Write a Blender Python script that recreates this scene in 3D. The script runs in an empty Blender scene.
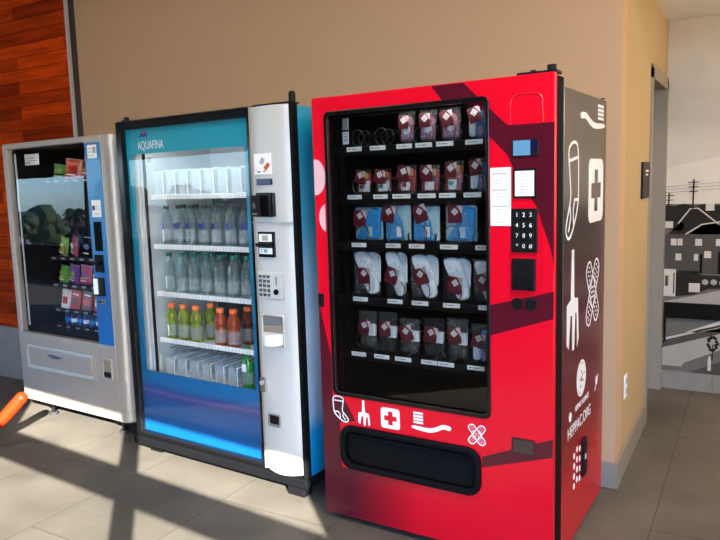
import bpy, bmesh, math, random
from mathutils import Vector, Matrix
random.seed(7)
PI = math.pi
SC = bpy.context.scene
COL = SC.collection

# ------------------------------------------------------------------ camera
CAM = Vector((1.2983, -3.3662, 1.4862)); YAW, PITCH, ROLL = 0.5434, -0.1245, -0.0340
cd = bpy.data.cameras.new('camera'); cam = bpy.data.objects.new('camera', cd); COL.objects.link(cam)
fw = Vector((-math.sin(YAW)*math.cos(PITCH), math.cos(YAW)*math.cos(PITCH), math.sin(PITCH)))
rt0 = Vector((math.cos(YAW), math.sin(YAW), 0)); up0 = rt0.cross(fw)
rt = math.cos(ROLL)*rt0 + math.sin(ROLL)*up0; up = -math.sin(ROLL)*rt0 + math.cos(ROLL)*up0
cam.matrix_world = Matrix(((rt.x, up.x, -fw.x, CAM.x), (rt.y, up.y, -fw.y, CAM.y), (rt.z, up.z, -fw.z, CAM.z), (0, 0, 0, 1)))
cd.sensor_width = 36; cd.lens = 36*698.94/720; cd.shift_x = 24.987/720; cd.shift_y = -1.2346/720
cd.clip_start = 0.05; cd.clip_end = 500
SC.camera = cam

# ------------------------------------------------------------------ exposure, sky, sun, added room lights
SC.view_settings.view_transform = 'Standard'; SC.view_settings.look = 'None'
SC.view_settings.gamma = 1; SC.view_settings.use_curve_mapping = False
SC.view_settings.exposure = -0.2
try:
    SC.cycles.transparent_max_bounces = 32
    SC.cycles.max_bounces = 8
except Exception: pass
world = bpy.data.worlds.new('world'); SC.world = world; world.use_nodes = True
wn = world.node_tree; wn.nodes.clear()
sky = wn.nodes.new('ShaderNodeTexSky'); sky.sky_type = 'NISHITA'; sky.sun_disc = False
sky.sun_elevation = math.radians(28); sky.sun_rotation = math.radians(135)
sky.air_density = 1.0; sky.dust_density = 0.6; sky.ozone_density = 2.0
bg = wn.nodes.new('ShaderNodeBackground'); bg.inputs[1].default_value = 1.75
wo = wn.nodes.new('ShaderNodeOutputWorld')
tn = wn.nodes.new('ShaderNodeMix'); tn.data_type = 'RGBA'; tn.blend_type = 'MULTIPLY'; tn.inputs[0].default_value = 1; tn.inputs[7].default_value = (.66, .96, 1.50, 1)
wn.links.new(sky.outputs[0], tn.inputs[6]); wn.links.new(tn.outputs[2], bg.inputs[0]); wn.links.new(bg.outputs[0], wo.inputs[0])

def light(name, kind, energy, color, loc, rot=(0, 0, 0), **kw):
    l = bpy.data.lights.new(name, kind); l.energy = energy; l.color = color
    for k, v in kw.items(): setattr(l, k, v)
    o = bpy.data.objects.new(name, l); COL.objects.link(o); o.location = loc; o.rotation_euler = rot
    return o
SUN_EL = math.radians(25)
sd = Vector((-math.cos(SUN_EL)*math.sqrt(.5), math.cos(SUN_EL)*math.sqrt(.5), -math.sin(SUN_EL)))
sun = light('sun', 'SUN', 46, (1.0, .96, .88), (12, -20, 8), angle=math.radians(0.25))
sun.rotation_euler = sd.to_track_quat('-Z', 'Y').to_euler()
WARM = (1.0, .87, .74)
ADDED_CEIL_LAMPS = [(-5.2, -2.6), (-1.6, -2.7), (1.9, -2.4)]  # ceiling lamps added out of view to brighten the dim walls
for lx_, ly_ in ADDED_CEIL_LAMPS:
    light('added_ceiling_light', 'AREA', (4, 44, 150)[ADDED_CEIL_LAMPS.index((lx_, ly_))], WARM, (lx_, ly_, 3.38), shape='RECTANGLE', size=1.2, size_y=.6)
light('added_pendant_light', 'POINT', 150, (1.0, .80, .55), (2.9, .75, 1.95), shadow_soft_size=.12)  # pendant added out of view to lighten alcove ceiling, side wall and mural

# ------------------------------------------------------------------ materials
M = {}
def mat(name, col, rough=.5, metal=0., coat=0., emis=None, spec=.5, noise=0., nscale=20., bump=0., trans=0.):
    m = bpy.data.materials.new(name); m.use_nodes = True; nt = m.node_tree
    b = nt.nodes['Principled BSDF']
    b.inputs['Base Color'].default_value = (*col, 1); b.inputs['Roughness'].default_value = rough
    b.inputs['Metallic'].default_value = metal; b.inputs['Coat Weight'].default_value = coat
    b.inputs['Coat Roughness'].default_value = .05; b.inputs['Specular IOR Level'].default_value = spec
    if emis: b.inputs['Emission Color'].default_value = (*emis[0], 1); b.inputs['Emission Strength'].default_value = emis[1]
    if noise or bump:
        tc = nt.nodes.new('ShaderNodeTexCoord'); nz = nt.nodes.new('ShaderNodeTexNoise')
        nz.inputs['Scale'].default_value = nscale; nz.inputs['Detail'].default_value = 5
        nt.links.new(tc.outputs['Object'], nz.inputs['Vector'])
        if noise:
            mx = nt.nodes.new('ShaderNodeMix'); mx.data_type = 'RGBA'
            mx.inputs[6].default_value = (*[c*(1-noise) for c in col], 1); mx.inputs[7].default_value = (*[min(1, c*(1+noise)) for c in col], 1)
            nt.links.new(nz.outputs['Fac'], mx.inputs[0]); nt.links.new(mx.outputs[2], b.inputs['Base Color'])
        if bump:
            bp = nt.nodes.new('ShaderNodeBump'); bp.inputs['Strength'].default_value = bump; bp.inputs['Distance'].default_value = .01
            nt.links.new(nz.outputs['Fac'], bp.inputs['Height']); nt.links.new(bp.outputs[0], b.inputs['Normal'])
    M[name] = m; return m

def clear(name, tint=(1, 1, 1), body=0., bodycol=(1, 1, 1), rough=.0, ior=1.5, bump=0., nscale=30):
    """thin clear sheet: passes light straight through, mirrors by Fresnel, optional milky share"""
    m = bpy.data.materials.new(name); m.use_nodes = True; nt = m.node_tree; N = nt.nodes; L = nt.links; N.clear()
    out = N.new('ShaderNodeOutputMaterial'); t = N.new('ShaderNodeBsdfTransparent'); t.inputs[0].default_value = (*tint, 1)
    g = N.new('ShaderNodeBsdfGlossy'); g.inputs['Roughness'].default_value = rough
    fr = N.new('ShaderNodeFresnel'); fr.inputs[0].default_value = ior
    geo = N.new('ShaderNodeNewGeometry'); inv = N.new('ShaderNodeMath'); inv.operation = 'SUBTRACT'; inv.inputs[0].default_value = 1
    mul = N.new('ShaderNodeMath'); mul.operation = 'MULTIPLY'
    L.new(geo.outputs['Backfacing'], inv.inputs[1]); L.new(fr.outputs[0], mul.inputs[0]); L.new(inv.outputs[0], mul.inputs[1])
    base = t
    if body:
        d = N.new('ShaderNodeBsdfDiffuse'); d.inputs[0].default_value = (*bodycol, 1)
        mb = N.new('ShaderNodeMixShader'); mb.inputs[0].default_value = body
        L.new(t.outputs[0], mb.inputs[1]); L.new(d.outputs[0], mb.inputs[2]); base = mb
    mx = N.new('ShaderNodeMixShader'); L.new(mul.outputs[0], mx.inputs[0]); L.new(base.outputs[0], mx.inputs[1]); L.new(g.outputs[0], mx.inputs[2])
    L.new(mx.outputs[0], out.inputs[0])
    if bump:
        tc = N.new('ShaderNodeTexCoord'); nz = N.new('ShaderNodeTexNoise'); nz.inputs['Scale'].default_value = nscale
        nz.inputs['Detail'].default_value = 4; nz.inputs['Distortion'].default_value = 1.5
        bp = N.new('ShaderNodeBump'); bp.inputs['Strength'].default_value = bump; bp.inputs['Distance'].default_value = .02
        L.new(tc.outputs['Object'], nz.inputs['Vector']); L.new(nz.outputs['Fac'], bp.inputs['Height'])
        L.new(bp.outputs[0], g.inputs['Normal']); L.new(bp.outputs[0], fr.inputs['Normal'])
    M[name] = m; return m

mat('wall', (.50, .30, .165), .85, noise=.03, nscale=3, bump=.02)
mat('dark_wall', (.17, .12, .08), .8)
mat('window_wall', (.07, .055, .045), .8)
mat('side_wall', (.42, .29, .14), .85, noise=.03, nscale=3)
mat('ceiling', (.75, .73, .68), .9)
mat('dark_room', (.10, .085, .07), .8)
mat('base_tile', (.23, .19, .155), .7, noise=.25, nscale=9)
mat('trim_dark', (.045, .018, .010), .5)
mat('trim_white', (.55, .50, .45), .5)
mat('grey_paint', (.25, .205, .155), .6)
mat('grey_door', (.14, .115, .09), .55)
mat('black', (.006, .006, .007), .45, spec=.15)
mat('matte_black', (.004, .004, .005), .8, spec=.1)
mat('gloss_black', (.005, .005, .006), .15, spec=.35)
mat('red', (.66, .0008, .016), .30, coat=.15, spec=.35)
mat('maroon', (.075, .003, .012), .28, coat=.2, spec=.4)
mat('side_char', (.035, .024, .021), .22, coat=.3)
mat('pink', (.75, .45, .50), .35)
mat('white', (.80, .80, .80), .5)
mat('paper', (.86, .85, .83), .7)
mat('ink', (.06, .06, .07), .7)
mat('grey_ink', (.35, .35, .36), .7)
mat('silver', (.66, .655, .635), .42, metal=.3)
mat('warm_silver', (.43, .37, .315), .42, metal=.4, noise=.05, nscale=4)
mat('chrome', (.7, .7, .7), .2, metal=1)
mat('liner', (.55, .57, .57), .5)
mat('liner_back', (.035, .05, .05), .5)
mat('wire', (.30, .30, .31), .35, metal=.6)
mat('dark_wire', (.05, .05, .05), .35, metal=.5)
mat('lcd', (.10, .25, .40), .2, emis=((.25, .5, .75), .08))
mat('lcd_navy', (.008, .008, .05), .15)
mat('blue_panel', (.006, .14, .40), .3, coat=.3)
mat('screen', (.6, .7, .75), .2, emis=((.7, .85, .9), .5))
mat('card', (.105, .006, .016), .5)
mat('white_sock', (.80, .81, .83), .9, noise=.12, nscale=30, bump=.5)
mat('black_sock', (.012, .012, .015), .95, noise=.2, nscale=40, bump=.5)
mat('cloth_blue', (.01, .26, .60), .8, noise=.15, nscale=20, bump=.4)
mat('cloth_teal', (.40, .60, .62), .8, noise=.15, nscale=20, bump=.4)
mat('lilac', (.30, .20, .34), .7, noise=.3, nscale=25, bump=.4)
mat('rose', (.42, .10, .17), .7, noise=.3, nscale=25, bump=.4)
mat('pack_red', (.45, .012, .02), .35)
mat('pack_teal', (.05, .40, .42), .35)
mat('pack_orange', (.50, .08, .02), .3)
mat('pack_green', (.07, .24, .035), .3)
mat('pack_yellow', (.50, .36, .07), .3)
mat('pack_purple', (.14, .03, .22), .3)
mat('pack_pink', (.40, .06, .15), .3)
mat('pack_navy', (.03, .05, .22), .3)
mat('pack_lime', (.16, .28, .05), .3)
mat('pack_brown', (.10, .02, .015), .3)
mat('cap_black', (.02, .03, .035), .5)
mat('cap_green', (.01, .16, .12), .5)
mat('cap_orange', (.90, .16, .02), .45)
mat('cap_bright_green', (.05, .55, .08), .45)
mat('label_navy', (.02, .03, .22), .4)
mat('orange_tube', (.33, .024, .002), .5, spec=.2)
mat('rubber', (.02, .02, .02), .8)
mat('asphalt', (.22, .215, .20), .9, noise=.2, nscale=.5)
mat('leaf', (.030, .055, .018), .8, noise=.5, nscale=2)
mat('bark', (.06, .045, .03), .9)
mat('house', (.10, .095, .09), .8)
mat('house_white', (.55, .52, .48), .8)
mat('roof', (.12, .06, .04), .8)
mat('added_lamp_face', (.9, .9, .9), .5, emis=((1, .92, .82), 2.0))  # glowing face of the added ceiling lamps
for nm, g in (('mural_sky', .52), ('mural_sky_low', .58), ('mural_dark', .022), ('mural_mid', .07), ('mural_grey', .13), ('mural_light', .33), ('mural_white', .50), ('mural_black', .008)):
    mat(nm, (g*1.08, g*.95, g*.80), .9, spec=.05, noise=.12 if g > .03 else .3, nscale=7)
clear('pane', (.97, .98, .98))
clear('smoke_pane', (.80, .82, .82))
clear('clear_shade', (.95, .93, .88))
clear('bag', (.95, .96, .97), body=.02, bodycol=(.8, .82, .85), rough=.16, ior=2.1, bump=1.0, nscale=36)
clear('pet', (.72, .84, .82), body=.05, bodycol=(.7, .8, .8), rough=.05, ior=2.0, bump=.9, nscale=45)
clear('pet_dark', (.70, .78, .80), body=.05, bodycol=(.7, .75, .78), rough=.05, ior=2.0, bump=.9, nscale=45)
clear('pet_label', (.8, .85, .86), body=.18, bodycol=(.85, .88, .9), rough=.1, ior=1.9, bump=1.0, nscale=70)
clear('divider', (.93, .95, .96), body=.20, bodycol=(.85, .88, .9), rough=.1)
clear('drink_yellow', (.65, .75, .10), body=.55, bodycol=(.26, .31, .02), rough=.08)
clear('drink_orange', (.85, .25, .04), body=.55, bodycol=(.45, .075, .01), rough=.08)
clear('drink_brown', (.55, .14, .03), body=.55, bodycol=(.22, .035, .01), rough=.08)
clear('drink_green', (.2, .75, .2), body=.5, bodycol=(.05, .50, .06), rough=.08)

def ramp_mat(name, axis, stops, rough=.3, coat=.3, wave=None):
    """a sheet whose colours change along one axis of the thing"""
    m = bpy.data.materials.new(name); m.use_nodes = True; nt = m.node_tree; N = nt.nodes; L = nt.links
    b = N['Principled BSDF']; b.inputs['Roughness'].default_value = rough; b.inputs['Coat Weight'].default_value = coat
    tc = N.new('ShaderNodeTexCoord'); sp = N.new('ShaderNodeSeparateXYZ'); L.new(tc.outputs['Object'], sp.inputs[0])
    src = sp.outputs[axis]
    if wave:
        nz = N.new('ShaderNodeTexNoise'); nz.inputs['Scale'].default_value = wave[1]; nz.inputs['Detail'].default_value = 2
        mp = N.new('ShaderNodeMapping'); mp.inputs['Scale'].default_value = wave[2]
        L.new(tc.outputs['Object'], mp.inputs[0]); L.new(mp.outputs[0], nz.inputs['Vector'])
        ma = N.new('ShaderNodeMath'); ma.operation = 'MULTIPLY_ADD'; ma.inputs[1].default_value = wave[0]
        L.new(nz.outputs['Fac'], ma.inputs[0]); L.new(src, ma.inputs[2]); src = ma.outputs[0]
    lo, hi = stops[0][0], stops[-1][0]
    mr = N.new('ShaderNodeMapRange'); mr.inputs[1].default_value = lo; mr.inputs[2].default_value = hi
    L.new(src, mr.inputs[0]); cr = N.new('ShaderNodeValToRGB'); L.new(mr.outputs[0], cr.inputs[0])
    el = cr.color_ramp.elements
    while len(el) > 1: el.remove(el[-1])
    el[0].position = 0; el[0].color = (*stops[0][1], 1)
    for z, c in stops[1:]:
        e = el.new((z-lo)/(hi-lo)); e.color = (*c, 1)
    L.new(cr.outputs[0], b.inputs['Base Color']); M[name] = m; return m
ramp_mat('door_print', 2, [(0, (.002, .10, .30)), (.35, (.002, .08, .26)), (.395, (.03, .05, .20)), (.41, (.11, .08, .26)), (.425, (.02, .06, .22)), (.47, (.002, .13, .34)), (.56, (.002, .12, .30)), (.9, (.002, .16, .32)), (1.5, (.003, .25, .36)), (1.9, (.003, .30, .40))], wave=(.09, 1.0, (1.2, 1, 3)))
ramp_mat('side_print', 2, [(.1, (.002, .22, .48)), (.38, (.01, .28, .55)), (.47, (.35, .45, .60)), (.85, (.55, .60, .68)), (1.15, (.30, .50, .62)), (1.35, (.06, .34, .50)), (1.8, (.004, .26, .40))], wave=(.10, 3.0, (1, 1, 1)))
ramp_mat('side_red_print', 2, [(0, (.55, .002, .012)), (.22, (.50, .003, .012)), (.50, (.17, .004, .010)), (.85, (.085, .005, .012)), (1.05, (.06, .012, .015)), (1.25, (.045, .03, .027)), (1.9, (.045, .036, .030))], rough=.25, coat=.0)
ramp_mat('low_red_ramp', 0, [(0, (.075, .003, .012)), (.14, (.075, .003, .012)), (.30, (.28, .001, .012)), (.46, (.60, .0008, .015)), (.6, (.66, .0008, .016))], rough=.30, coat=.15)  # maroon at the left end, turning red towards the right
ramp_mat('blue_strip_print', 2, [(.55, (.004, .14, .45)), (1.0, (.004, .10, .36)), (1.25, (.02, .20, .48)), (1.8, (.004, .16, .40))], wave=(.25, 3.0, (6, 1, .6)))

def brick_mat(name, c1, c2, mortar, bw, bh, msize, offset, mapping_axes, rough, noise=.3, bias=0., bump=.1, nstretch=(1, 1, 1), shift=(0, 0, 0)):
    m = bpy.data.materials.new(name); m.use_nodes = True; nt = m.node_tree; N = nt.nodes; L = nt.links
    b = N['Principled BSDF']; b.inputs['Roughness'].default_value = rough; b.inputs['Specular IOR Level'].default_value = .25
    tc = N.new('ShaderNodeTexCoord'); sp = N.new('ShaderNodeSeparateXYZ'); cb = N.new('ShaderNodeCombineXYZ')
    L.new(tc.outputs['Object'], sp.inputs[0]); L.new(sp.outputs[mapping_axes[0]], cb.inputs[0]); L.new(sp.outputs[mapping_axes[1]], cb.inputs[1])
    br = N.new('ShaderNodeTexBrick'); sh = N.new('ShaderNodeVectorMath'); sh.inputs[1].default_value = shift; L.new(cb.outputs[0], sh.inputs[0]); L.new(sh.outputs[0], br.inputs['Vector'])
    br.inputs['Color1'].default_value = (*c1, 1); br.inputs['Color2'].default_value = (*c2, 1); br.inputs['Mortar'].default_value = (*mortar, 1)
    br.inputs['Scale'].default_value = 1; br.inputs['Mortar Size'].default_value = msize; br.inputs['Brick Width'].default_value = bw
    br.inputs['Row Height'].default_value = bh; br.inputs['Bias'].default_value = bias; br.offset = offset
    nz = N.new('ShaderNodeTexNoise'); nz.inputs['Scale'].default_value = 3; nz.inputs['Detail'].default_value = 8
    mp = N.new('ShaderNodeMapping'); mp.inputs['Scale'].default_value = nstretch
    L.new(tc.outputs['Object'], mp.inputs[0]); L.new(mp.outputs[0], nz.inputs['Vector'])
    mr = N.new('ShaderNodeMapRange'); mr.inputs[1].default_value = .3; mr.inputs[2].default_value = .7
    mr.inputs[3].default_value = 1-noise; mr.inputs[4].default_value = 1+noise; L.new(nz.outputs['Fac'], mr.inputs[0])
    vm = N.new('ShaderNodeVectorMath'); vm.operation = 'SCALE'; L.new(br.outputs['Color'], vm.inputs[0]); L.new(mr.outputs[0], vm.inputs['Scale'])
    L.new(vm.outputs[0], b.inputs['Base Color'])
    if bump:
        bp = N.new('ShaderNodeBump'); bp.inputs['Strength'].default_value = bump; bp.inputs['Distance'].default_value = .003
        L.new(nz.outputs['Fac'], bp.inputs['Height']); L.new(bp.outputs[0], b.inputs['Normal'])
    M[name] = m; return m
brick_mat('floor', (.104, .092, .074), (.120, .106, .086), (.060, .053, .042), 1.2, .6, .003, .5, (1, 0), .6, noise=.22, bump=.9, shift=(.35, -.37+6, 0))
brick_mat('wood', (.58, .056, .003), (.13, .011, .002), (.06, .008, .002), .85, .088, .002, .37, (0, 2), .7, noise=.35, bias=-.1, nstretch=(.8, 1, 9))

M['wood'].node_tree.nodes['Principled BSDF'].inputs['Specular IOR Level'].default_value = .04

# ------------------------------------------------------------------ mesh helpers
class MB:
    def __init__(s): s.bm = bmesh.new()
    def box(s, a, b, bev=0.):
        t = bmesh.new(); bmesh.ops.create_cube(t, size=1)
        for v in t.verts: v.co = Vector(((a[0]+b[0])/2+v.co.x*(b[0]-a[0]), (a[1]+b[1])/2+v.co.y*(b[1]-a[1]), (a[2]+b[2])/2+v.co.z*(b[2]-a[2])))
        if bev: bmesh.ops.bevel(t, geom=t.edges[:], offset=bev, segments=2, profile=.5, affect='EDGES')
        s.merge(t); return s
    def merge(s, t, mx=None):
        me = bpy.data.meshes.new('t'); t.to_mesh(me); t.free()
        if mx: me.transform(mx)
        s.bm.from_mesh(me); bpy.data.meshes.remove(me); return s
    def mesh(s, me, mx=None):
        me = me.copy()
        if mx: me.transform(mx)
        s.bm.from_mesh(me); bpy.data.meshes.remove(me); return s
    def cyl(s, p, q, r, r2=None, n=20, cap=True):
        t = bmesh.new(); p, q = Vector(p), Vector(q); d = q-p
        bmesh.ops.create_cone(t, cap_ends=cap, segments=n, radius1=r, radius2=r if r2 is None else r2, depth=d.length)
        return s.merge(t, Matrix.Translation((p+q)/2) @ d.to_track_quat('Z', 'Y').to_matrix().to_4x4())
    def lathe(s, prof, c=(0, 0, 0), n=16):
        t = bmesh.new(); rings = []
        for r, z in prof:
            rings.append([t.verts.new((c[0]+r*math.cos(2*PI*i/n), c[1]+r*math.sin(2*PI*i/n), c[2]+z)) for i in range(n)])
        for a, b in zip(rings, rings[1:]):
            for i in range(n): t.faces.new((a[i], a[(i+1) % n], b[(i+1) % n], b[i]))
        t.faces.new(rings[0][::-1]); t.faces.new(rings[-1]); return s.merge(t)
    def tube(s, pts, r, n=8, closed=False):
        pts = [Vector(p) for p in pts]; t = bmesh.new(); rings = []; N = len(pts)
        for i, p in enumerate(pts):
            a = pts[(i-1) % N] if (closed or i) else p; b = pts[(i+1) % N] if (closed or i < N-1) else p
            q = (b-a).normalized().to_track_quat('Z', 'Y').to_matrix()
            rings.append([t.verts.new(p + q @ Vector((r*math.cos(2*PI*k/n), r*math.sin(2*PI*k/n), 0))) for k in range(n)])
        prs = list(zip(rings, rings[1:])) + ([(rings[-1], rings[0])] if closed else [])
        for a, b in prs:
            for k in range(n): t.faces.new((a[k], a[(k+1) % n], b[(k+1) % n], b[k]))
        if not closed: t.faces.new(rings[0][::-1]); t.faces.new(rings[-1])
        return s.merge(t)
    def grid(s, P, thick=0):
        t = bmesh.new(); V = [[t.verts.new(p) for p in row] for row in P]
        for i in range(len(V)-1):
            for j in range(len(V[0])-1): t.faces.new((V[i][j], V[i][j+1], V[i+1][j+1], V[i+1][j]))
        return s.merge(t)
    def build(s, name, m, parent=None, smooth=False):
        bmesh.ops.recalc_face_normals(s.bm, faces=s.bm.faces[:])
        me = bpy.data.meshes.new(name); s.bm.to_mesh(me); s.bm.free()
        me.materials.append(M[m])
        if smooth:
            for p in me.polygons: p.use_smooth = True
            try: me.set_sharp_from_angle(angle=math.radians(40))
            except Exception: pass
        o = bpy.data.objects.new(name, me); COL.objects.link(o); o.parent = parent
        return o

def curve_mesh(cu):
    o = bpy.data.objects.new('tmp', cu); COL.objects.link(o)
    dg = bpy.context.evaluated_depsgraph_get(); dg.update()
    me = bpy.data.meshes.new_from_object(o.evaluated_get(dg)); bpy.data.objects.remove(o); return me
def plate(loops, depth=.001, bev=0., res=2):
    """flat sheet from 2D outlines (first outer, others holes); lies in x-z, thickness along y, centred on y=0"""
    cu = bpy.data.curves.new('c', 'CURVE'); cu.dimensions = '2D'; cu.fill_mode = 'BOTH'
    cu.extrude = max(depth/2-bev, 0.00005); cu.bevel_depth = bev; cu.bevel_resolution = res; cu.offset = -bev
    for lp in loops:
        sp = cu.splines.new('POLY'); sp.points.add(len(lp)-1)
        for p, q in zip(sp.points, lp): p.co = (q[0], q[1], 0, 1)
        sp.use_cyclic_u = True
    me = curve_mesh(cu); bpy.data.curves.remove(cu)
    me.transform(Matrix.Rotation(PI/2, 4, 'X')); return me
def text_mesh(txt, size, depth=.0006, sx=1., align='CENTER', spacing=1.):
    cu = bpy.data.curves.new('t', 'FONT'); cu.body = txt; cu.size = size; cu.extrude = depth/2; cu.align_x = align; cu.align_y = 'CENTER'
    cu.space_character = spacing
    me = curve_mesh(cu); bpy.data.curves.remove(cu)
    me.transform(Matrix.Rotation(PI/2, 4, 'X') @ Matrix.Diagonal((sx, 1, 1, 1))); return me
def rrect(x0, z0, x1, z1, r, n=6):
    out = []
    for cx, cz, a0 in ((x1-r, z1-r, 0), (x0+r, z1-r, 90), (x0+r, z0+r, 180), (x1-r, z0+r, 270)):
        for i in range(n+1):
            a = math.radians(a0+90*i/n); out.append((cx+r*math.cos(a), cz+r*math.sin(a)))
    return out
def circ(cx, cz, r, n=24, rz=None): return [(cx+r*math.cos(2*PI*i/n), cz+(rz or r)*math.sin(2*PI*i/n)) for i in range(n)]
def xf(pts, s=1, a=0, t=(0, 0)):
    c, n = math.cos(a), math.sin(a); return [(t[0]+s*(x*c-z*n), t[1]+s*(x*n+z*c)) for x, z in pts]
def smooth_loop(pts, n=5):
    out = []; N = len(pts)
    for i in range(N):
        p0, p1, p2, p3 = [Vector(pts[(i+k) % N]) for k in (-1, 0, 1, 2)]
        for j in range(n):
            t = j/n; out.append(tuple(.5*((2*p1)+(-p0+p2)*t+(2*p0-5*p1+4*p2-p3)*t*t+(-p0+3*p1-3*p2+p3)*t**3)))
    return out
def ribbon(pts, w, closed=True):
    """flat line of width w along pts (x-z), as a mesh at y=0"""
    t = bmesh.new(); N = len(pts); L_ = []; 
    for i in range(N):
        a = Vector(pts[(i-1) % N]) if (closed or i) else Vector(pts[i]); b = Vector(pts[(i+1) % N]) if (closed or i < N-1) else Vector(pts[i])
        d = (b-a).normalized(); n = Vector((-d.y, d.x))*w/2; p = Vector(pts[i])
        L_.append((t.verts.new((p.x+n.x, 0, p.y+n.y)), t.verts.new((p.x-n.x, 0, p.y-n.y))))
    for i in range(N if closed else N-1):
        a, b = L_[i], L_[(i+1) % N]; t.faces.new((a[0], a[1], b[1], b[0]))
    r = bmesh.ops.extrude_face_region(t, geom=t.faces[:])
    for v in [g for g in r['geom'] if isinstance(g, bmesh.types.BMVert)]: v.co.y += .0006
    me = bpy.data.meshes.new('r'); t.to_mesh(me); t.free(); return me
def T(x, y, z): return Matrix.Translation((x, y, z))

def tag(o, label=None, cat=None, group=None, kind=None):
    for k, v in (('label', label), ('category', cat), ('group', group), ('kind', kind)):
        if v: o[k] = v
    return o
def thing(name, label, cat, loc=(0, 0, 0), rz=0, group=None):
    o = bpy.data.objects.new(name, None); COL.objects.link(o); o.empty_display_size = .05
    o.location = loc; o.rotation_euler = (0, 0, rz); return tag(o, label, cat, group)
def struct(name, mb, m): return tag(mb.build(name, m), kind='structure')
def copy_tree(o, parent=None):
    c = o.copy(); COL.objects.link(c); c.parent = parent
    for ch in [x for x in KIDS.get(o.name, [])]: copy_kid(ch, c)
    return c
KIDS = {}
def snap(o):
    KIDS[o.name] = list(o.children)
    for c in o.children: snap(c)
def copy_kid(ch, parent):
    c = ch.copy(); COL.objects.link(c); c.parent = parent
    for g in KIDS.get(ch.name, []): copy_kid(g, c)

# ------------------------------------------------------------------ the room
CX, FY, CZ, HC = .7711, 1.7937, 2.4422, 3.45
XL, XR, YB = -17., 6., -6.
SEAM = -2.7498
struct('floor', MB().box((XL, YB-.15, -.1), (XR, FY+1.2, 0)), 'floor')
struct('wall_main', MB().box((SEAM, 0, 0), (CX, .15, HC)), 'wall')
struct('wall_wood', MB().box((XL, -.012, .425), (SEAM-.085, .15, HC)), 'wood')
struct('baseboard_wood', MB().box((XL, -.018, 0), (SEAM-.085, .15, .42)), 'base_tile')
struct('trim_1', MB().box((SEAM-.085, .012, 0), (SEAM, .15, HC)), 'trim_dark')
struct('trim_2', MB().box((SEAM-.085, -.016, .3), (SEAM-.073, .01, HC)), 'trim_white')
# side wall with the doorway
D0, DH = .985, 2.058
struct('wall_side', MB().box((CX-.15, .151, 0), (CX, D0, CZ+.4)).box((CX-.15, D0, DH), (CX, FY, CZ+.4)), 'side_wall')
struct('wall_doorway', MB().box((CX-1.2, .16, 0), (CX-1.1, FY+.1, 2.5)).box((CX-1.2, .151, 0), (CX-.151, .16, 2.5)), 'dark_room')
struct('wall_far', MB().box((CX-1.2, FY, 0), (XR, FY+.12, HC)), 'mural_sky')
struct('wall_right', MB().box((XR, YB-.15, 0), (XR+.12, FY+.1, HC)), 'dark_wall')
struct('wall_left', MB().box((XL-.12, YB, 0), (XL, .1, HC)), 'wall')
cl_ = MB().box((XL, YB-.15, HC), (1.32, .1, HC+.1))
yl_ = lambda x: -5.03-math.tan(math.radians(5.2))*(x-2.6)
for z_ in (HC, HC+.1): cl_.grid([[(1.32, yl_(1.32), z_), (XR, yl_(XR), z_)], [(1.32, .1, z_), (XR, .1, z_)]])
struct('ceiling', cl_, 'ceiling')
struct('ceiling_alcove', MB().box((CX, .0, CZ), (XR, FY, CZ+.1)), 'ceiling')
struct('wall_soffit', MB().box((CX, 0, CZ+.1), (XR, .1, HC)), 'wall')
# door frame and leaf in the side wall
fr = MB().box((CX-.14, D0, 0), (CX+.012, D0+.055, DH)).box((CX-.14, FY-.07, 0), (CX+.012, FY-.001, DH)).box((CX-.14, D0, DH-.055), (CX+.012, FY-.001, DH+.02))
dr = thing('door_1', None, None); dr['kind'] = 'structure'
fr.build('door_frame', 'grey_paint', dr)
MB().box((CX-.11, D0+.055, .01), (CX-.07, FY-.07, DH-.055), .004).build('door_leaf', 'grey_door', dr)
MB().cyl((CX-.07, D0+.12, 1.0), (CX-.02, D0+.12, 1.0), .012).cyl((CX-.025, D0+.12, 1.0), (CX-.025, D0+.24, 1.0), .009).build('door_handle', 'chrome', dr)
# baseboards
struct('baseboard_main', MB().box((SEAM, -.014, 0), (CX+.014, -.0005, .125), .002), 'base_tile')
struct('baseboard_side', MB().box((CX+.0005, 0, 0), (CX+.014, D0-.002, .125), .002), 'base_tile')
for i in range(8):
    struct('baseboard_far' if not i else 'baseboard_far_%d' % i, MB().box((CX+.02+i*.3, FY-.014, 0), (CX+.317+i*.3, FY-.0005, .125), .002), 'base_tile')

# ------------------------------------------------------------------ mural on the far wall
mu = thing('wall_mural', 'large black and white photo mural of a neighbourhood with houses and power poles', 'mural', (0, FY-.004, 0))
def flat(name, polys, m, y, parent):
    for p in polys: MB().mesh(plate([p], .0008), T(0, y, 0)).build(name, m, parent)
def R4(x0, z0, x1, z1): return [(x0, z0), (x1, z0), (x1, z1), (x0, z1)]
MB().box((CX+.003, 0, .127), (3.2, .003, CZ-.01)).build('mural_sheet', 'mural_sky', mu)
flat('distant_haze', [[(CX+.003, 1.22), (3.2, 1.26), (3.2, 1.62), (2.2, 1.55), (1.3, 1.6), (CX+.003, 1.5)]], 'mural_sky_low', -.0008, mu)
flat('town_ground', [R4(CX+.003, .127, 3.2, 1.26)], 'mural_grey', -.0016, mu)
flat('tree_line', [[(CX+.003, 1.1)]+[(CX+.003+i*.06, 1.24+.035*random.random()) for i in range(41)]+[(3.2, 1.1)]], 'mural_dark', -.0024, mu)
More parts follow.
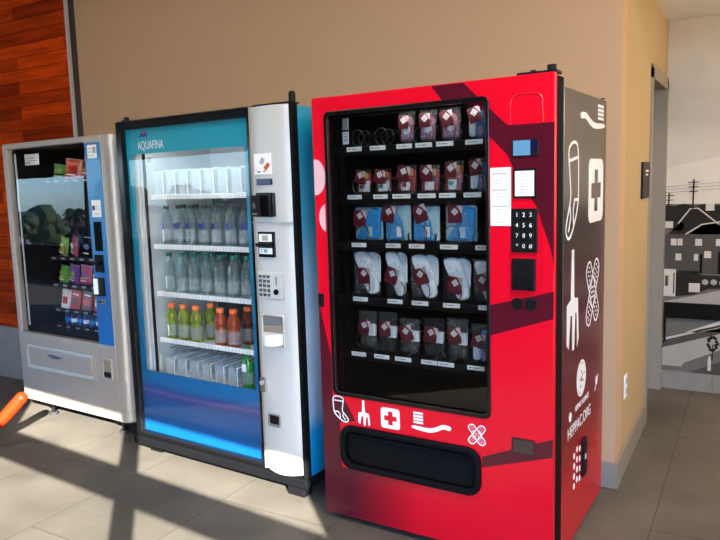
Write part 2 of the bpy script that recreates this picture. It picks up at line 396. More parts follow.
flat('roofs', [[(.80, 1.06), (.86, 1.12), (.93, 1.22), (.98, 1.225), (1.10, 1.12), (1.12, 1.06)], [(.775, 1.10), (.83, 1.18), (.90, 1.12), (.88, 1.08)],
               [(.90, 1.05), (1.0, 1.12), (1.12, 1.14), (1.4, 1.13), (1.5, 1.02)], [(1.2, 1.08), (1.4, 1.24), (1.7, 1.1)], [(1.8, 1.0), (2.1, 1.2), (2.5, 1.02)], [(2.4, .95), (2.7, 1.15), (3.1, .95)]], 'mural_dark', -.0032, mu)
for p in ([(.86, 1.13), (.93, 1.228), (.975, 1.232), (1.10, 1.125)], [(.90, 1.055), (1.0, 1.125), (1.12, 1.145), (1.35, 1.14)], [(1.2, 1.085), (1.4, 1.245), (1.7, 1.105)]):
    MB().mesh(ribbon(p, .008, False), T(0, -.0042, 0)).build('roof_edge', 'mural_white', mu)
flat('building', [R4(.775, .80, 1.55, 1.06), R4(1.7, .78, 2.3, 1.02), R4(2.4, .75, 3.1, .98)], 'mural_mid', -.004, mu)
flat('building_window', [R4(x, z, x+w, z+.045) for x, z, w in ((.82, .985, .035), (.86, .985, .03), (.965, .985, .04), (1.085, .985, .05), (.85, .885, .035), (.96, .885, .025), (1.02, .905, .04), (1.2, .98, .05), (1.32, .9, .05), (1.8, .9, .06), (2.0, .9, .06), (2.6, .86, .06), (1.02, 1.215, .05), (.78, 1.10, .05))], 'mural_white', -.0048, mu)
flat('building_shadow', [R4(.995, .80, 1.01, .93), R4(.87, .80, .99, .815), R4(1.1, .80, 1.14, .95)], 'mural_black', -.0048, mu)
flat('hedge', [[(.855, .64), (.85, .80), (.90, .82), (1.02, .79), (1.1, .79), (1.6, .77), (2.4, .78), (3.2, .74), (3.2, .70), (1.15, .71), (1.05, .70), (.97, .66)]], 'mural_dark', -.0056, mu)
flat('rubble', [circ(1.03+.05*i, .745+.01*math.sin(i*3), .02, 7) for i in range(14)], 'mural_light', -.0064, mu)
flat('white_shed', [R4(.775, .64, .855, .825), R4(.935, .675, 1.0, .735)], 'mural_white', -.0064, mu)
flat('shed_window', [R4(.79, .71, .81, .78), R4(.84, .66, .848, .80)], 'mural_mid', -.0072, mu)
flat('road', [[(.775, .60), (1.0, .66), (1.14, .70), (3.2, .72), (3.2, .60)], [(.775, .16), (.775, .28), (1.0, .36), (1.14, .41), (3.2, .60), (3.2, .50), (1.14, .30), (.92, .19), (.9, .16)]], 'mural_light', -.0056, mu)
flat('kerb', [[(.775, .33), (1.14, .455), (1.14, .47), (.775, .345)], [(.92, .40), (1.14, .50), (3.2, .58), (3.2, .56)]], 'mural_white', -.0064, mu)
flat('grass_strip', [[(.775, .28), (.775, .33), (1.14, .45), (3.2, .56), (1.14, .41), (1.0, .36)], [(.95, .127), (1.14, .22), (3.2, .4), (3.2, .127)]], 'mural_mid', -.0064, mu)
sap = MB()
for i in range(16):
    a = i*2.4; sap.mesh(plate([circ(1.085+.03*math.cos(a)*(1-i/40), .335+.05*math.sin(a)*.9, .011, 7)], .0008), T(0, -.0074-.0001*i, 0))
sap.mesh(ribbon([(1.085, .22), (1.088, .33)], .007, False), T(0, -.0074, 0)).build('small_tree', 'mural_dark', mu)
flat('hydrant', [[(1.06, .15), (1.06, .22), (1.066, .25), (1.074, .25), (1.08, .22), (1.08, .15)]], 'mural_white', -.0074, mu)
for px, zb, zt in ((.945, 1.20, 1.42), (.80, 1.22, 1.335), (1.7, 1.2, 1.5), (2.5, 1.2, 1.46)):
    pb = MB().mesh(ribbon([(px, zb), (px+.002, zt)], .009, False), T(0, -.0042, 0))
    for k in range(3): pb.mesh(ribbon([(px-.032+.004*k, zt-.02-.03*k), (px+.034-.004*k, zt-.018-.03*k)], .005, False), T(0, -.0046, 0))
    pb.build('power_pole', 'mural_dark', mu)
pb = MB()
for k in range(3): pb.mesh(ribbon([(CX+.01, 1.335+.02*k), (1.3, 1.37+.02*k), (2.2, 1.40+.02*k), (3.2, 1.38+.02*k)], .002, False), T(0, -.0036, 0))
pb.build('power_line', 'mural_grey', mu)
rl = MB().box((CX+.02, FY-.03, .495), (3.2, FY-.014, .60), .003)
rl.box((.79, FY-.03, .33), (.803, FY-.014, .496)); rl.box((2.4, FY-.03, .13), (2.415, FY-.014, .496))
tag(rl.build('dark_rail', 'mural_black'), 'dark horizontal band running across the lower part of the photo mural', 'rail')

# wall fittings
t = thing('wall_sign', 'small dark sign plate on the tan side wall by the doorway', 'sign', (CX, .80, 1.435))
MB().box((.0008, -.13, -.098), (.012, .13, .098), .003).build('plate', 'black', t)
MB().box((.0125, -.03, .045), (.0135, .075, .055)).box((.0125, -.03, .025), (.0135, .045, .034)).build('printing', 'white', t)
t = thing('wall_outlet', 'white power outlet low on the tan side wall', 'outlet', (CX, .25, .43))
MB().box((.0008, -.036, -.058), (.007, .036, .058), .002).build('cover_plate', 'white', t)
for z in (.012, -.04): MB().box((.0072, -.018, z), (.009, .018, z+.028), .001).build('socket', 'grey_ink', t)

# fixtures for the added ceiling lamps and pendant, all out of view
def added_ceiling_lamp(x, y, z, w, d, lab):
    t = thing('added_ceiling_lamp', lab, 'lamp', (x, y, z))
    MB().box((-w/2-.03, -d/2-.03, -.03), (w/2+.03, d/2+.03, -.001), .004).build('frame', 'white', t)
    MB().box((-w/2, -d/2, -.034), (w/2, d/2, -.031)).build('diffuser', 'added_lamp_face', t)
for i, (x, y) in enumerate(ADDED_CEIL_LAMPS): added_ceiling_lamp(x, y, HC, 1.2, .6, ['added rectangular ceiling lamp over the left end of the room', 'added rectangular ceiling lamp in front of the vending machines', 'added rectangular ceiling lamp nearest the entrance glass'][i])
t = thing('added_pendant', 'added out-of-view pendant lamp hanging in the alcove before the mural', 'lamp', (2.9, .75, CZ))
MB().cyl((0, 0, -.001), (0, 0, -.02), .05).cyl((0, 0, -.02), (0, 0, -.33), .005).build('cord', 'black', t)
MB().cyl((0, 0, -.33), (0, 0, -.37), .03).build('lamp_holder', 'black', t)
MB().lathe([(.02, -.64), (.08, -.615), (.12, -.56), (.135, -.49), (.12, -.42), (.08, -.38), (.03, -.365)], n=24).build('lamp_shade', 'clear_shade', t, True)

# ------------------------------------------------------------------ window wall opposite the machines
WA, WB, ZA = -15.5, -5.4, 2.12
E0, E1, EZ, YE = 1.45, 4.05, 3.14, -5.0
wb = MB().box((XL, YB-.15, 0), (WA, YB, HC)).box((WA, YB-.15, ZA), (WB, YB, HC)).box((WA, YB-.15, 0), (WB, YB, .60))
wb.box((WB, YB-.15, 0), (E0-.4, YB, HC))
ER = Matrix.Translation((2.6, YE, 0)) @ Matrix.Rotation(math.radians(-5.2), 4, 'Z') @ Matrix.Translation((-2.6, -YE, 0))
eb = MB().box((E0-.4, YB-.3, 0), (E0-.28, YE, HC)).box((E0-.28, YE-.12, 0), (E0, YE, HC)).box((E0, YE-.12, EZ), (E1, YE, HC)).box((E1, YE-.12, 0), (XR+.1, YE, HC))
struct('wall_window', wb, 'window_wall')
struct('wall_entrance', eb, 'window_wall').matrix_world = ER
w = thing('window_1', None, None); w['kind'] = 'structure'
f = MB()
for x in (WA, -10.6, WB-.07): f.box((x, YB-.11, .60), (x+.07, YB-.03, ZA))
f.box((WA+.07, YB-.11, .60), (WB-.07, YB-.03, .66)).box((WA+.07, YB-.11, ZA-.06), (WB-.07, YB-.03, ZA))
f.build('window_frame', 'black', w)
MB().box((WA+.08, YB-.075, .67), (-10.61, YB-.069, ZA-.07)).box((-10.52, YB-.075, .67), (WB-.08, YB-.069, ZA-.07)).build('window_glass', 'pane', w)
w = thing('door_2', None, None); w['kind'] = 'structure'; w.matrix_world = ER
f = MB().box((2.60, YE-.09, 0), (2.68, YE-.02, EZ)).box((E0, YE-.1, 2.57), (2.60, YE-.02, 2.72)).box((2.68, YE-.1, 2.57), (E1, YE-.02, 2.72))
f.box((E0, YE-.1, 0), (E0+.03, YE-.04, EZ)).box((E1-.03, YE-.1, 0), (E1, YE-.04, EZ))
f.build('door_frame', 'black', w)
MB().box((E0+.04, YE-.075, .02), (2.59, YE-.069, 2.56)).box((2.69, YE-.075, .02), (E1-.04, YE-.069, 2.56)).build('door_glass', 'pane', w)

# outside: ground, trees, houses, seen only as reflections
tag(MB().grid([[(-160, YB-.16, -.1), (80, YB-.16, -.1)], [(-160, -12, -.15), (80, -12, -.15)], [(-160, -24, -2.6), (80, -24, -2.6)], [(-160, -150, -2.6), (80, -150, -2.6)]]).build('pavement', 'asphalt'), kind='structure')
def tree(x, y, r, h, lab, trunk=.15):
    t = thing('tree', lab, 'tree', (x, y, -2.6), 0, 'trees outside the windows')
    MB().cyl((0, 0, 0), (0, 0, h-r), trunk, trunk*.6).build('trunk', 'bark', t)
    rnd = random.Random(x*3+y); mb = MB()
    for k in range(14):
        b = bmesh.new(); bmesh.ops.create_icosphere(b, subdivisions=2, radius=r*(.35+.25*rnd.random()))
        for v in b.verts: v.co *= 1+.25*(rnd.random()-.5)
        a = rnd.random()*6.28; q = r*.75*rnd.random()**.5
        mb.merge(b, T(q*math.cos(a)*1.3, q*math.sin(a), h-r*(.35+.9*rnd.random())))
    mb.build('crown', 'leaf', t)
tree(-60.5, -34, 2.0, 4.0, 'round dark tree seen at the far left of the snack machine glass')
tree(-54.0, -30, 1.7, 4.45, 'widest dark tree mirrored in the snack machine glass')
tree(-50.2, -26.5, 1.0, 3.9, 'small dark tree beside the palm in the snack machine glass')
tree(-44.8, -31, 1.5, 4.7, 'dark tree mirrored at the left edge of the water machine glass')
tree(-40.0, -34, 2.2, 4.4, 'dark tree mirrored behind the bottles of the water machine')
pt = thing('palm_tree', 'palm tree with a tuft of fronds mirrored in the snack machine glass', 'tree', (-48.8, -30, -2.6))
MB().cyl((0, 0, 0), (0, 0, 3.9), .16, .11).build('trunk', 'bark', pt)
mb = MB()
for k in range(22):
    a = k*2.4; e = .9-.07*k; b = [(.0+.28*j*math.cos(a)*math.cos(e*.8), .28*j*math.sin(a)*math.cos(e*.8), 3.9+.28*j*math.sin(e)-.05*j*j) for j in range(5)]
    for q, (r0) in enumerate((.03, .10, .12, .10)): mb.cyl(b[q], b[q+1], r0, (.10, .12, .10, .01)[q], 5)
mb.build('fronds', 'leaf', pt)
for x, y, w_, h_, lab in ((-62, -40, 9, 3.4, 'low dark house outside, mirrored left in the snack machine glass'), (-52.5, -38, 5, 3.0, 'low house with pale door outside, mirrored in the middle of the snack machine glass'), (-40, -42, 10, 3.6, 'wide dark house outside, mirrored in the water machine')):
    t = thing('house', lab, 'house', (x, y, -2.6), 0, 'houses outside the windows')
    MB().box((-w_/2, -3, 0), (w_/2, 3, h_*.75)).build('walls', 'house', t)
    MB().grid([[(-w_/2-.3, -3.3, h_*.75), (w_/2+.3, -3.3, h_*.75)], [(-w_/2+1, 0, h_), (w_/2-1, 0, h_)], [(-w_/2-.3, 3.3, h_*.75), (w_/2+.3, 3.3, h_*.75)]]).build('roof', 'roof', t)
    MB().box((-.6, 3.0, 0), (.6, 3.06, 1.9)).build('door', 'house_white', t)
    for k in (-1, 1): MB().box((k*w_*.3-.5, 3.0, .9), (k*w_*.3+.5, 3.06, 1.8)).build('window', 'house_white', t)

# ================================================================== RED MACHINE
RW, RD, RH = 1.0077, .7885, 1.83
red = thing('vending_machine', 'tall red vending machine with white health icons on front and side', 'vending machine', (-.3011, -.8652, 0), -.0308)
WX0, WX1, WZ0, WZ1 = .066, .764, .578, 1.765
# cabinet shell (open-fronted)
c = MB().box((.004, .125, .03), (.03, RD, 1.79)).box((.03, RD-.03, .03), (RW-.03, RD, 1.79)).box((.03, .125, .03), (RW-.03, RD-.03, .06)).box((.03, .125, 1.765), (RW-.03, RD-.03, 1.79)).box((.79, .125, .06), (.80, RD-.03, 1.765))
c.build('cabinet', 'side_char', red)
MB().box((RW-.030, .10, .03), (RW, RD, 1.79), .003).build('side_panel', 'side_red_print', red)
MB().box((RW-.028, .028, .03), (RW-.001, .099, RH-.01), .002).build('door_edge', 'matte_black', red)
outer = rrect(0, .03, RW-.004, RH, .006, 3)
binr = rrect(.102, .262, .722, .440, .05)
front = MB().mesh(plate([outer, rrect(WX0, WZ0, WX1, WZ1, .022), binr], .028, .003), T(0, .014, 0)).build('door_panel', 'red', red)
lk = MB().box((.001, .029, .031), (.03, .124, RH-.002)).box((.03, .029, 1.775), (RW-.03, .12, RH-.002)).box((.03, .029, .031), (RW-.03, .12, .06)).box((.79, .029, .06), (.80, .124, 1.77))
lk.build('door_body', 'matte_black', red)
# interior liner
ln = MB().box((.031, .124, .5), (.036, RD-.031, 1.764)).box((.783, .124, .5), (.789, RD-.031, 1.764)).box((.036, RD-.04, .5), (.783, RD-.031, 1.764)).box((.036, .06, .5), (.783, RD-.041, .506)).box((.036, .13, 1.755), (.783, RD-.041, 1.764))
ln.build('liner', 'black', red)
MB().mesh(plate([rrect(WX0-.006, WZ0-.006, WX1+.006, WZ1+.006, .026), rrect(WX0+.012, WZ0+.012, WX1-.008, WZ1-.012, .018)], .012, .003), T(0, .001, 0)).build('window_frame', 'gloss_black', red)
MB().box((WX0+.003, .010, WZ0+.003), (WX1-.003, .016, WZ1-.003)).build('window_pane', 'smoke_pane', red)
# delivery bin
b = MB().mesh(plate([rrect(.094, .254, .730, .448, .055), rrect(.118, .278, .706, .424, .04)], .026, .008), T(0, -.004, 0))
b.build('delivery_frame', 'matte_black', red, True)
MB().box((.104, .030, .264), (.720, .12, .27)).box((.104, .10, .27), (.720, .12, .438)).build('delivery_bin', 'matte_black', red)
MB().mesh(plate([rrect(.116, .276, .708, .426, .038)], .01, .003), T(0, .018, 0)).mesh(plate([rrect(.125, .40, .70, .41, .004)], .012, .002), T(0, .008, 0)).build('delivery_flap', 'matte_black', red)
# printed maroon shapes on the door
def decal(name, polys, m, parent, y=-.0006, dep=.0008, label=None):
    mb = MB()
    for p in polys: mb.mesh(plate(p if isinstance(p[0], list) else [p], dep), T(0, y, 0))
    o = mb.build(name, m, parent)
    if label: o['label'] = label
    return o
X1 = RW-.006
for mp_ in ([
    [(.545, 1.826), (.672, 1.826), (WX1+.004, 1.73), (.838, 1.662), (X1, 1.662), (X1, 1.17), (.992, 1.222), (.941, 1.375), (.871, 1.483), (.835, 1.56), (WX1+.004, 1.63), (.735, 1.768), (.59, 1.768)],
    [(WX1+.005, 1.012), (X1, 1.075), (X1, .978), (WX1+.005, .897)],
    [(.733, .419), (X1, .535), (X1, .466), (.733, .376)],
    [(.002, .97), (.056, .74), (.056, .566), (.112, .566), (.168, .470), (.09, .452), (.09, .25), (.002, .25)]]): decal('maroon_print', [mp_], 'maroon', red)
decal('lower_ramp', [[(.002, .034), (X1, .034), (X1, .2515), (.002, .2515)]], 'low_red_ramp', red)  # lower panel, colour running from maroon at left to red
cl = [(x, z) for x, z in circ(.008, 1.505, .050, 28, .075) if x > .002]
decal('pink_dot', [[(.002, 1.578)]+[p for p in sorted(cl, key=lambda p: -p[1])]+[(.002, 1.432)]], 'pink', red)
cl = [(x, z) for x, z in circ(.075, 1.335, .055, 28, .065) if x < .058]
cl = sorted(cl, key=lambda p: -p[1]); decal('pink_dot', [cl], 'pink', red)
# raised outline of the control column
arch = [(x, -.001, z) for x, z in reversed(rrect(.848, 0, .962, 1.765, .03)[:14])]
MB().tube([(.848, -.001, 1.664)]+arch+[(.962, -.001, 1.664)], .0028, 6).build('column_ridge', 'red', red, True)
for x_, z0_, z1_ in ((.848, 1.54, 1.66), (.962, 1.31, 1.66)): MB().tube([(x_, -.001, z1_), (x_, -.001, z0_)], .0022, 6).build('column_ridge', 'maroon', red, True)
for x_, z0_, z1_ in ((.848, 1.06, 1.30), (.962, 1.08, 1.29)): MB().tube([(x_, -.001, z1_), (x_, -.001, z0_)], .0022, 6).build('column_ridge', 'red', red, True)
# icons
def cross_loops(cx, cz, s, r=.15, ax=.33, ar=.12):
    k = s/2; o = rrect(cx-k, cz-k, cx+k, cz+k, s*r)
    a, b_ = s*ax, s*ar
    h = [(a, b_), (b_, b_), (b_, a), (-b_, a), (-b_, b_), (-a, b_), (-a, -b_), (-b_, -b_), (-b_, -a), (b_, -a), (b_, -b_), (a, -b_)]
    return [o, [(cx+x, cz+z) for x, z in h]]
SOCK = smooth_loop([(-.20, .5), (.20, .5), (.19, .2), (.17, -.05), (.34, -.26), (.42, -.40), (.30, -.5), (.10, -.43), (-.16, -.2), (-.22, .05)], 4)
FORK = [(-.035, .5), (.035, .5), (.06, .02), (.20, 0), (.24, -.42), (.18, -.5), (.15, -.14), (.10, -.14), (.07, -.5), (0, -.5), (-.02, -.14), (-.08, -.14), (-.13, -.46), (-.21, -.40), (-.20, -.02), (-.06, .02)]
def sock_icon(mb, mx, sx, sz, w, a=0):
    f = lambda pts: [(x*sx, z*sz) for x, z in xf(pts, 1, a)]
    mb.mesh(ribbon(f(SOCK), w), mx)
    mb.mesh(ribbon(f([(-.2, .36), (.195, .36)]), w, False), mx)
    mb.mesh(ribbon(f([(-.17, -.12), (-.02, -.10), (.06, -.2), (.06, -.4)]), w, False), mx)
    mb.mesh(ribbon(f([(.22, -.12), (.18, -.28), (.30, -.42)]), w, False), mx)
def brush_icon(mb, mx, sx, sz, flip=1):
    h = smooth_loop([(-.5, .10), (-.30, .14), (-.10, -.02), (.10, -.10), (.48, -.08), (.5, -.2), (.1, -.28), (-.12, -.2), (-.32, -.04), (-.48, -.06)], 4)
    mb.mesh(plate([[(flip*x*sx, z*sz) for x, z in h]], .0008), mx)
    for k in range(4):
        z0 = .02+.13*k
        mb.mesh(plate([[(flip*x*sx, z*sz) for x, z in R4(.22, z0, .48, z0+.09)]], .0008), mx)
def bandaid_icon(mb, mx, sx, sz, w):
    for a in (.95, -.95+PI):
        f = lambda pts: [(x*sx, z*sz) for x, z in xf(pts, 1, a)]
        mb.mesh(ribbon(f(rrect(-.52, -.15, .52, .15, .13, 4)), w), mx)
        for s in (-1, 1):
            mb.mesh(ribbon(f([(s*.2, -.15), (s*.2, .15)]), w*.8, False), mx)
            for i in range(3):
                for j in range(2): mb.mesh(plate([f(circ(s*(.27+.08*i), -.045+.09*j, .02, 6))], .0008), mx)
    for i in range(3):
        for j in range(3): mb.mesh(plate([[(x*sx, z*sz) for x, z in circ(-.07+.07*i, -.07+.07*j, .02, 6)]], .0008), mx)
Y0 = -.0016
mb = MB(); sock_icon(mb, T(.085, Y0, .510), .115, .105, .0055); mb.build('sock_icon', 'white', red)
decal('fork_icon', [[(.210+x*.13, .512-z*.11*-1) for x, z in FORK]], 'white', red, Y0)
decal('cross_icon', [cross_loops(.338, .508, .088)], 'white', red, Y0)
mb = MB(); brush_icon(mb, T(.523, Y0, .505), .165, .10, -1); mb.build('toothbrush_icon', 'white', red)
mb = MB(); bandaid_icon(mb, T(.713, Y0, .503), .092, .085, .004); mb.build('plaster_icon', 'white', red)
# icons on the right side
SX = Matrix.Translation((RW+.001, 0, 0)) @ Matrix.Rotation(PI/2, 4, 'Z')
def SP(v, z): return SX @ T(v, 0, z)
mb = MB(); brush_icon(mb, SP(.535, 1.70), .40, .13); mb.build('toothbrush_icon', 'white', red)
mb = MB(); sock_icon(mb, SP(.245, 1.42), -.30, .33, .011, -.10); mb.build('sock_icon', 'white', red)
MB().mesh(plate(cross_loops(0, 0, .26), .0008), SP(.602, 1.412)).build('cross_icon', 'white', red)
MB().mesh(plate([[(x*.40, z*.39) for x, z in FORK]], .0008), SP(.235, 1.005)).build('fork_icon', 'white', red)
mb = MB(); bandaid_icon(mb, SP(.565, .99), .30, .29, .008); mb.build('plaster_icon', 'white', red)
mb = MB().mesh(ribbon(circ(0, 0, .07, 28), .01), SP(.385, .665)).mesh(plate([circ(0, 0, .062, 24)], .0008), SP(.385, .665))
e = mb.build('round_emblem', 'white', red)
mb = MB()
for k in range(9): mb.mesh(plate([circ(.03*math.cos(k*2.4)*(k/6), .03*math.sin(k*2.4)*(k/6), .006, 6)], .0006), SX @ T(.385, -.001, .665))
mb.build('emblem_print', 'side_char', e)
MB().mesh(text_mesh('HEPPAC.ORG', .066, sx=.95), SP(.365, .487)).build('lettering', 'white', red)
MB().mesh(text_mesh('HEPPAC ALLIANCE', .033, sx=.80), SP(.402, .560)).build('lettering', 'white', red)
MB().mesh(plate([circ(0, 0, .019, 16)], .0008), SP(.215, .553)).build('round_mark', 'white', red)
mb = MB()
for i in range(4):
    for j in range(3): mb.mesh(plate([circ((j-1)*.045, (i-1.5)*.042+.012*(j % 2), .013, 10)], .0008), SP(.325, .31))
mb.build('dot_print', 'white', red)
MB().mesh(plate([circ(0, 0, .02, 12)], .0008), SP(.655, .585)).mesh(ribbon([(-.03, -.03), (.03, .03)], .008, False), SP(.655, .575)).build('small_mark', 'white', red)
MB().box((RW, .395, .24), (RW+.012, .455, .40), .004).build('vent_cover', 'black', red)
MB().box((RW+.0125, .41, .315), (RW+.0135, .43, .335)).build('vent_mark', 'white', red)
# controls
MB().box((.856, -.006, 1.55), (.948, .0, 1.61), .002).build('display_frame', 'black', red)
d = MB().box((.860, -.008, 1.554), (.920, -.0062, 1.606)).build('display', 'lcd', red)
MB().box((.924, -.008, 1.565), (.943, -.0062, 1.604)).build('display_light', 'lcd_navy', red)
def paper(x0, z0, x1, z1, y, parent, name='price_list', rows=16, frame=None):
    if frame: MB().box((x0-.008, y+.0008, z0-.008), (x1+.008, y+.0035, z1+.008), .001).build('paper_holder', frame, parent)
    p = MB().box((x0, y-.0006, z0), (x1, y+.0004, z1)).build(name, 'paper', parent)
    ik = MB(); h = (z1-z0)/(rows+1); rr = random.Random(int(x0*1000)+rows)
    for i in range(rows):
        z = z1-h*(i+.9); hd = i in (1, 6, 11) and rows > 12
        ik.box((x0+.006+(0 if hd else .012), y-.0012, z-(.0022 if hd else .0011)), (x0+.006+(x1-x0)*((.75 if hd else .35+.3*rr.random())), y-.0007, z+(.0022 if hd else .0011)))
    ik.build('printing', 'grey_ink', p); return p
paper(.774, 1.306, .850, 1.515, -.0032, red, rows=17)
paper(.866, 1.412, .934, 1.500, -.0075, red, 'notice', 7, 'black')
MB().box((.852, -.010, 1.212), (.946, .0, 1.368), .003).build('keypad', 'black', red)
for i, ch in enumerate('123456789*0#'):
    cx, cz = .875+.0245*(i % 3), 1.346-.037*(i//3)
    k = MB().box((cx-.010, -.014, cz-.013), (cx+.010, -.0102, cz+.013), .002).build('key', 'black', red)
    MB().mesh(text_mesh(ch, .021), T(cx, -.0147, cz)).build('digit', 'paper', k)
MB().box((.855, -.014, 1.075), (.940, .0, 1.190), .004).build('bill_slot_plate', 'black', red)
MB().box((.862, -.024, 1.084), (.934, -.0142, 1.128), .004).box((.885, -.018, 1.16), (.912, -.0142, 1.166)).build('bill_slot', 'matte_black', red)
for x in (.872, .922): MB().cyl((x, -.006, 1.025), (x, .001, 1.025), .021, n=24).build('coin_button', 'black', red)
MB().mesh(plate([rrect(.850, .455, .938, .52, .006), rrect(.856, .461, .932, .514, .004)], .003), T(0, -.0022, 0)).build('coin_return_frame', 'maroon', red)
MB().box((.857, -.0035, .462), (.931, -.0012, .513), .001).build('coin_return', 'side_char', red)
MB().box((.005, -.010, .955), (.03, .0, 1.012), .003).cyl((.018, -.016, .98), (.018, -.009, .98), .008).build('door_lock', 'black', red)
MB().box((.86, .03, 1.831), (1.0, .10, 1.842), .002).cyl((.975, .06, 1.842), (.975, .06, 1.862), .016).cyl((.91, .06, 1.842), (.91, .06, 1.85), .010).build('top_hinge', 'black', red)
MB().cyl((RW-.01, RD-.03, 1.795), (RW-.01, RD-.03, 1.80), .008).build('rear_bolt', 'black', red)
for x, y in ((.06, .08), (RW-.06, .08), (.06, RD-.08), (RW-.06, RD-.08)): MB().cyl((x, y, .0), (x, y, .03), .025).build('foot', 'rubber', red)
# little information plates inside at the upper left
MB().box((.084, .105, 1.70), (.112, .109, 1.748)).build('inner_notice', 'grey_ink', red)
p = MB().box((.084, .104, 1.640), (.112, .109, 1.692)).build('inner_notice', 'paper', red); p['label'] = 'pale square notice inside the glass'
MB().box((.089, .1025, 1.655), (.107, .1038, 1.66)).box((.089, .1025, 1.67), (.107, .1038, 1.674)).box((.089, .1025, 1.682), (.104, .1038, 1.685)).build('printing', 'grey_ink', p)
MB().box((.062, .11, .51), (.082, .125, 1.75)).build('inner_post', 'black', red)

ROWS = [
 (1.616, [(.105, .177), (.217, .29), (.341, .41), (.426, .498), (.516, .588), (.637, .707), (.721, .775)]),
 (1.416, [(.102, .171), (.228, .295), (.318, .399), (.432, .51), (.525, .595), (.628, .7)]),
 (1.213, [(.115, .186), (.281, .35), (.388, .457), (.526, .601), (.674, .74)]),
 (.979, [(.114, .186), (.283, .353), (.396, .47), (.535, .607), (.684, .75)]),
 (.735, [(.098, .17), (.211, .284), (.312, .387), (.434, .505), (.508, .579), (.635, .707)])]
def coil_mb(cx, z, r=.037, y0=.106, y1=.50, turns=7, wr=.0023):
    n = turns*18; pts = [(cx+r*math.cos(2*PI*i/18-PI/2), y0+(y1-y0)*i/n, z+r+r*math.sin(2*PI*i/18-PI/2)) for i in range(n+1)]
    return MB().tube(pts, wr, 5)
for zc, labs in ROWS:
    sh = MB().box((.038, .112, zc-.012), (.782, .60, zc+.006)).box((.038, .103, zc-.026), (.782, .1115, zc+.010), .002).build('shelf', 'black', red)
    for a, b_ in labs:
        b_ = min(b_, .772)
        tg = MB().box((a, .0995, zc-.0085), (b_, .1025, zc+.0095), .0008).build('price_tag', 'paper', sh)
        MB().box((a+.010, .0988, zc-.001), (a+.018, .0994, zc+.003)).box((a+.022, .0988, zc-.0006), (a+.048, .0994, zc+.002)).build('printing', 'ink', tg)
        if (a+b_)/2+.036 < .78: coil_mb((a+b_)/2, zc+.008).build('spiral_coil', 'dark_wire', sh, True)
    for k in range(len(labs)-1):
        x = (labs[k][1]+labs[k+1][0])/2 if labs[k+1][0]-labs[k][1] < .07 else labs[k+1][0]-.022
        MB().box((x-.001, .13, zc+.0065), (x+.001, .58, zc+.05)).build('divider', 'black', sh)
light('cabinet_light', 'AREA', .45, (1, .96, .92), (.42, .10, 1.745), (math.radians(28), 0, 0), shape='RECTANGLE', size=.6, size_y=.03).parent = red

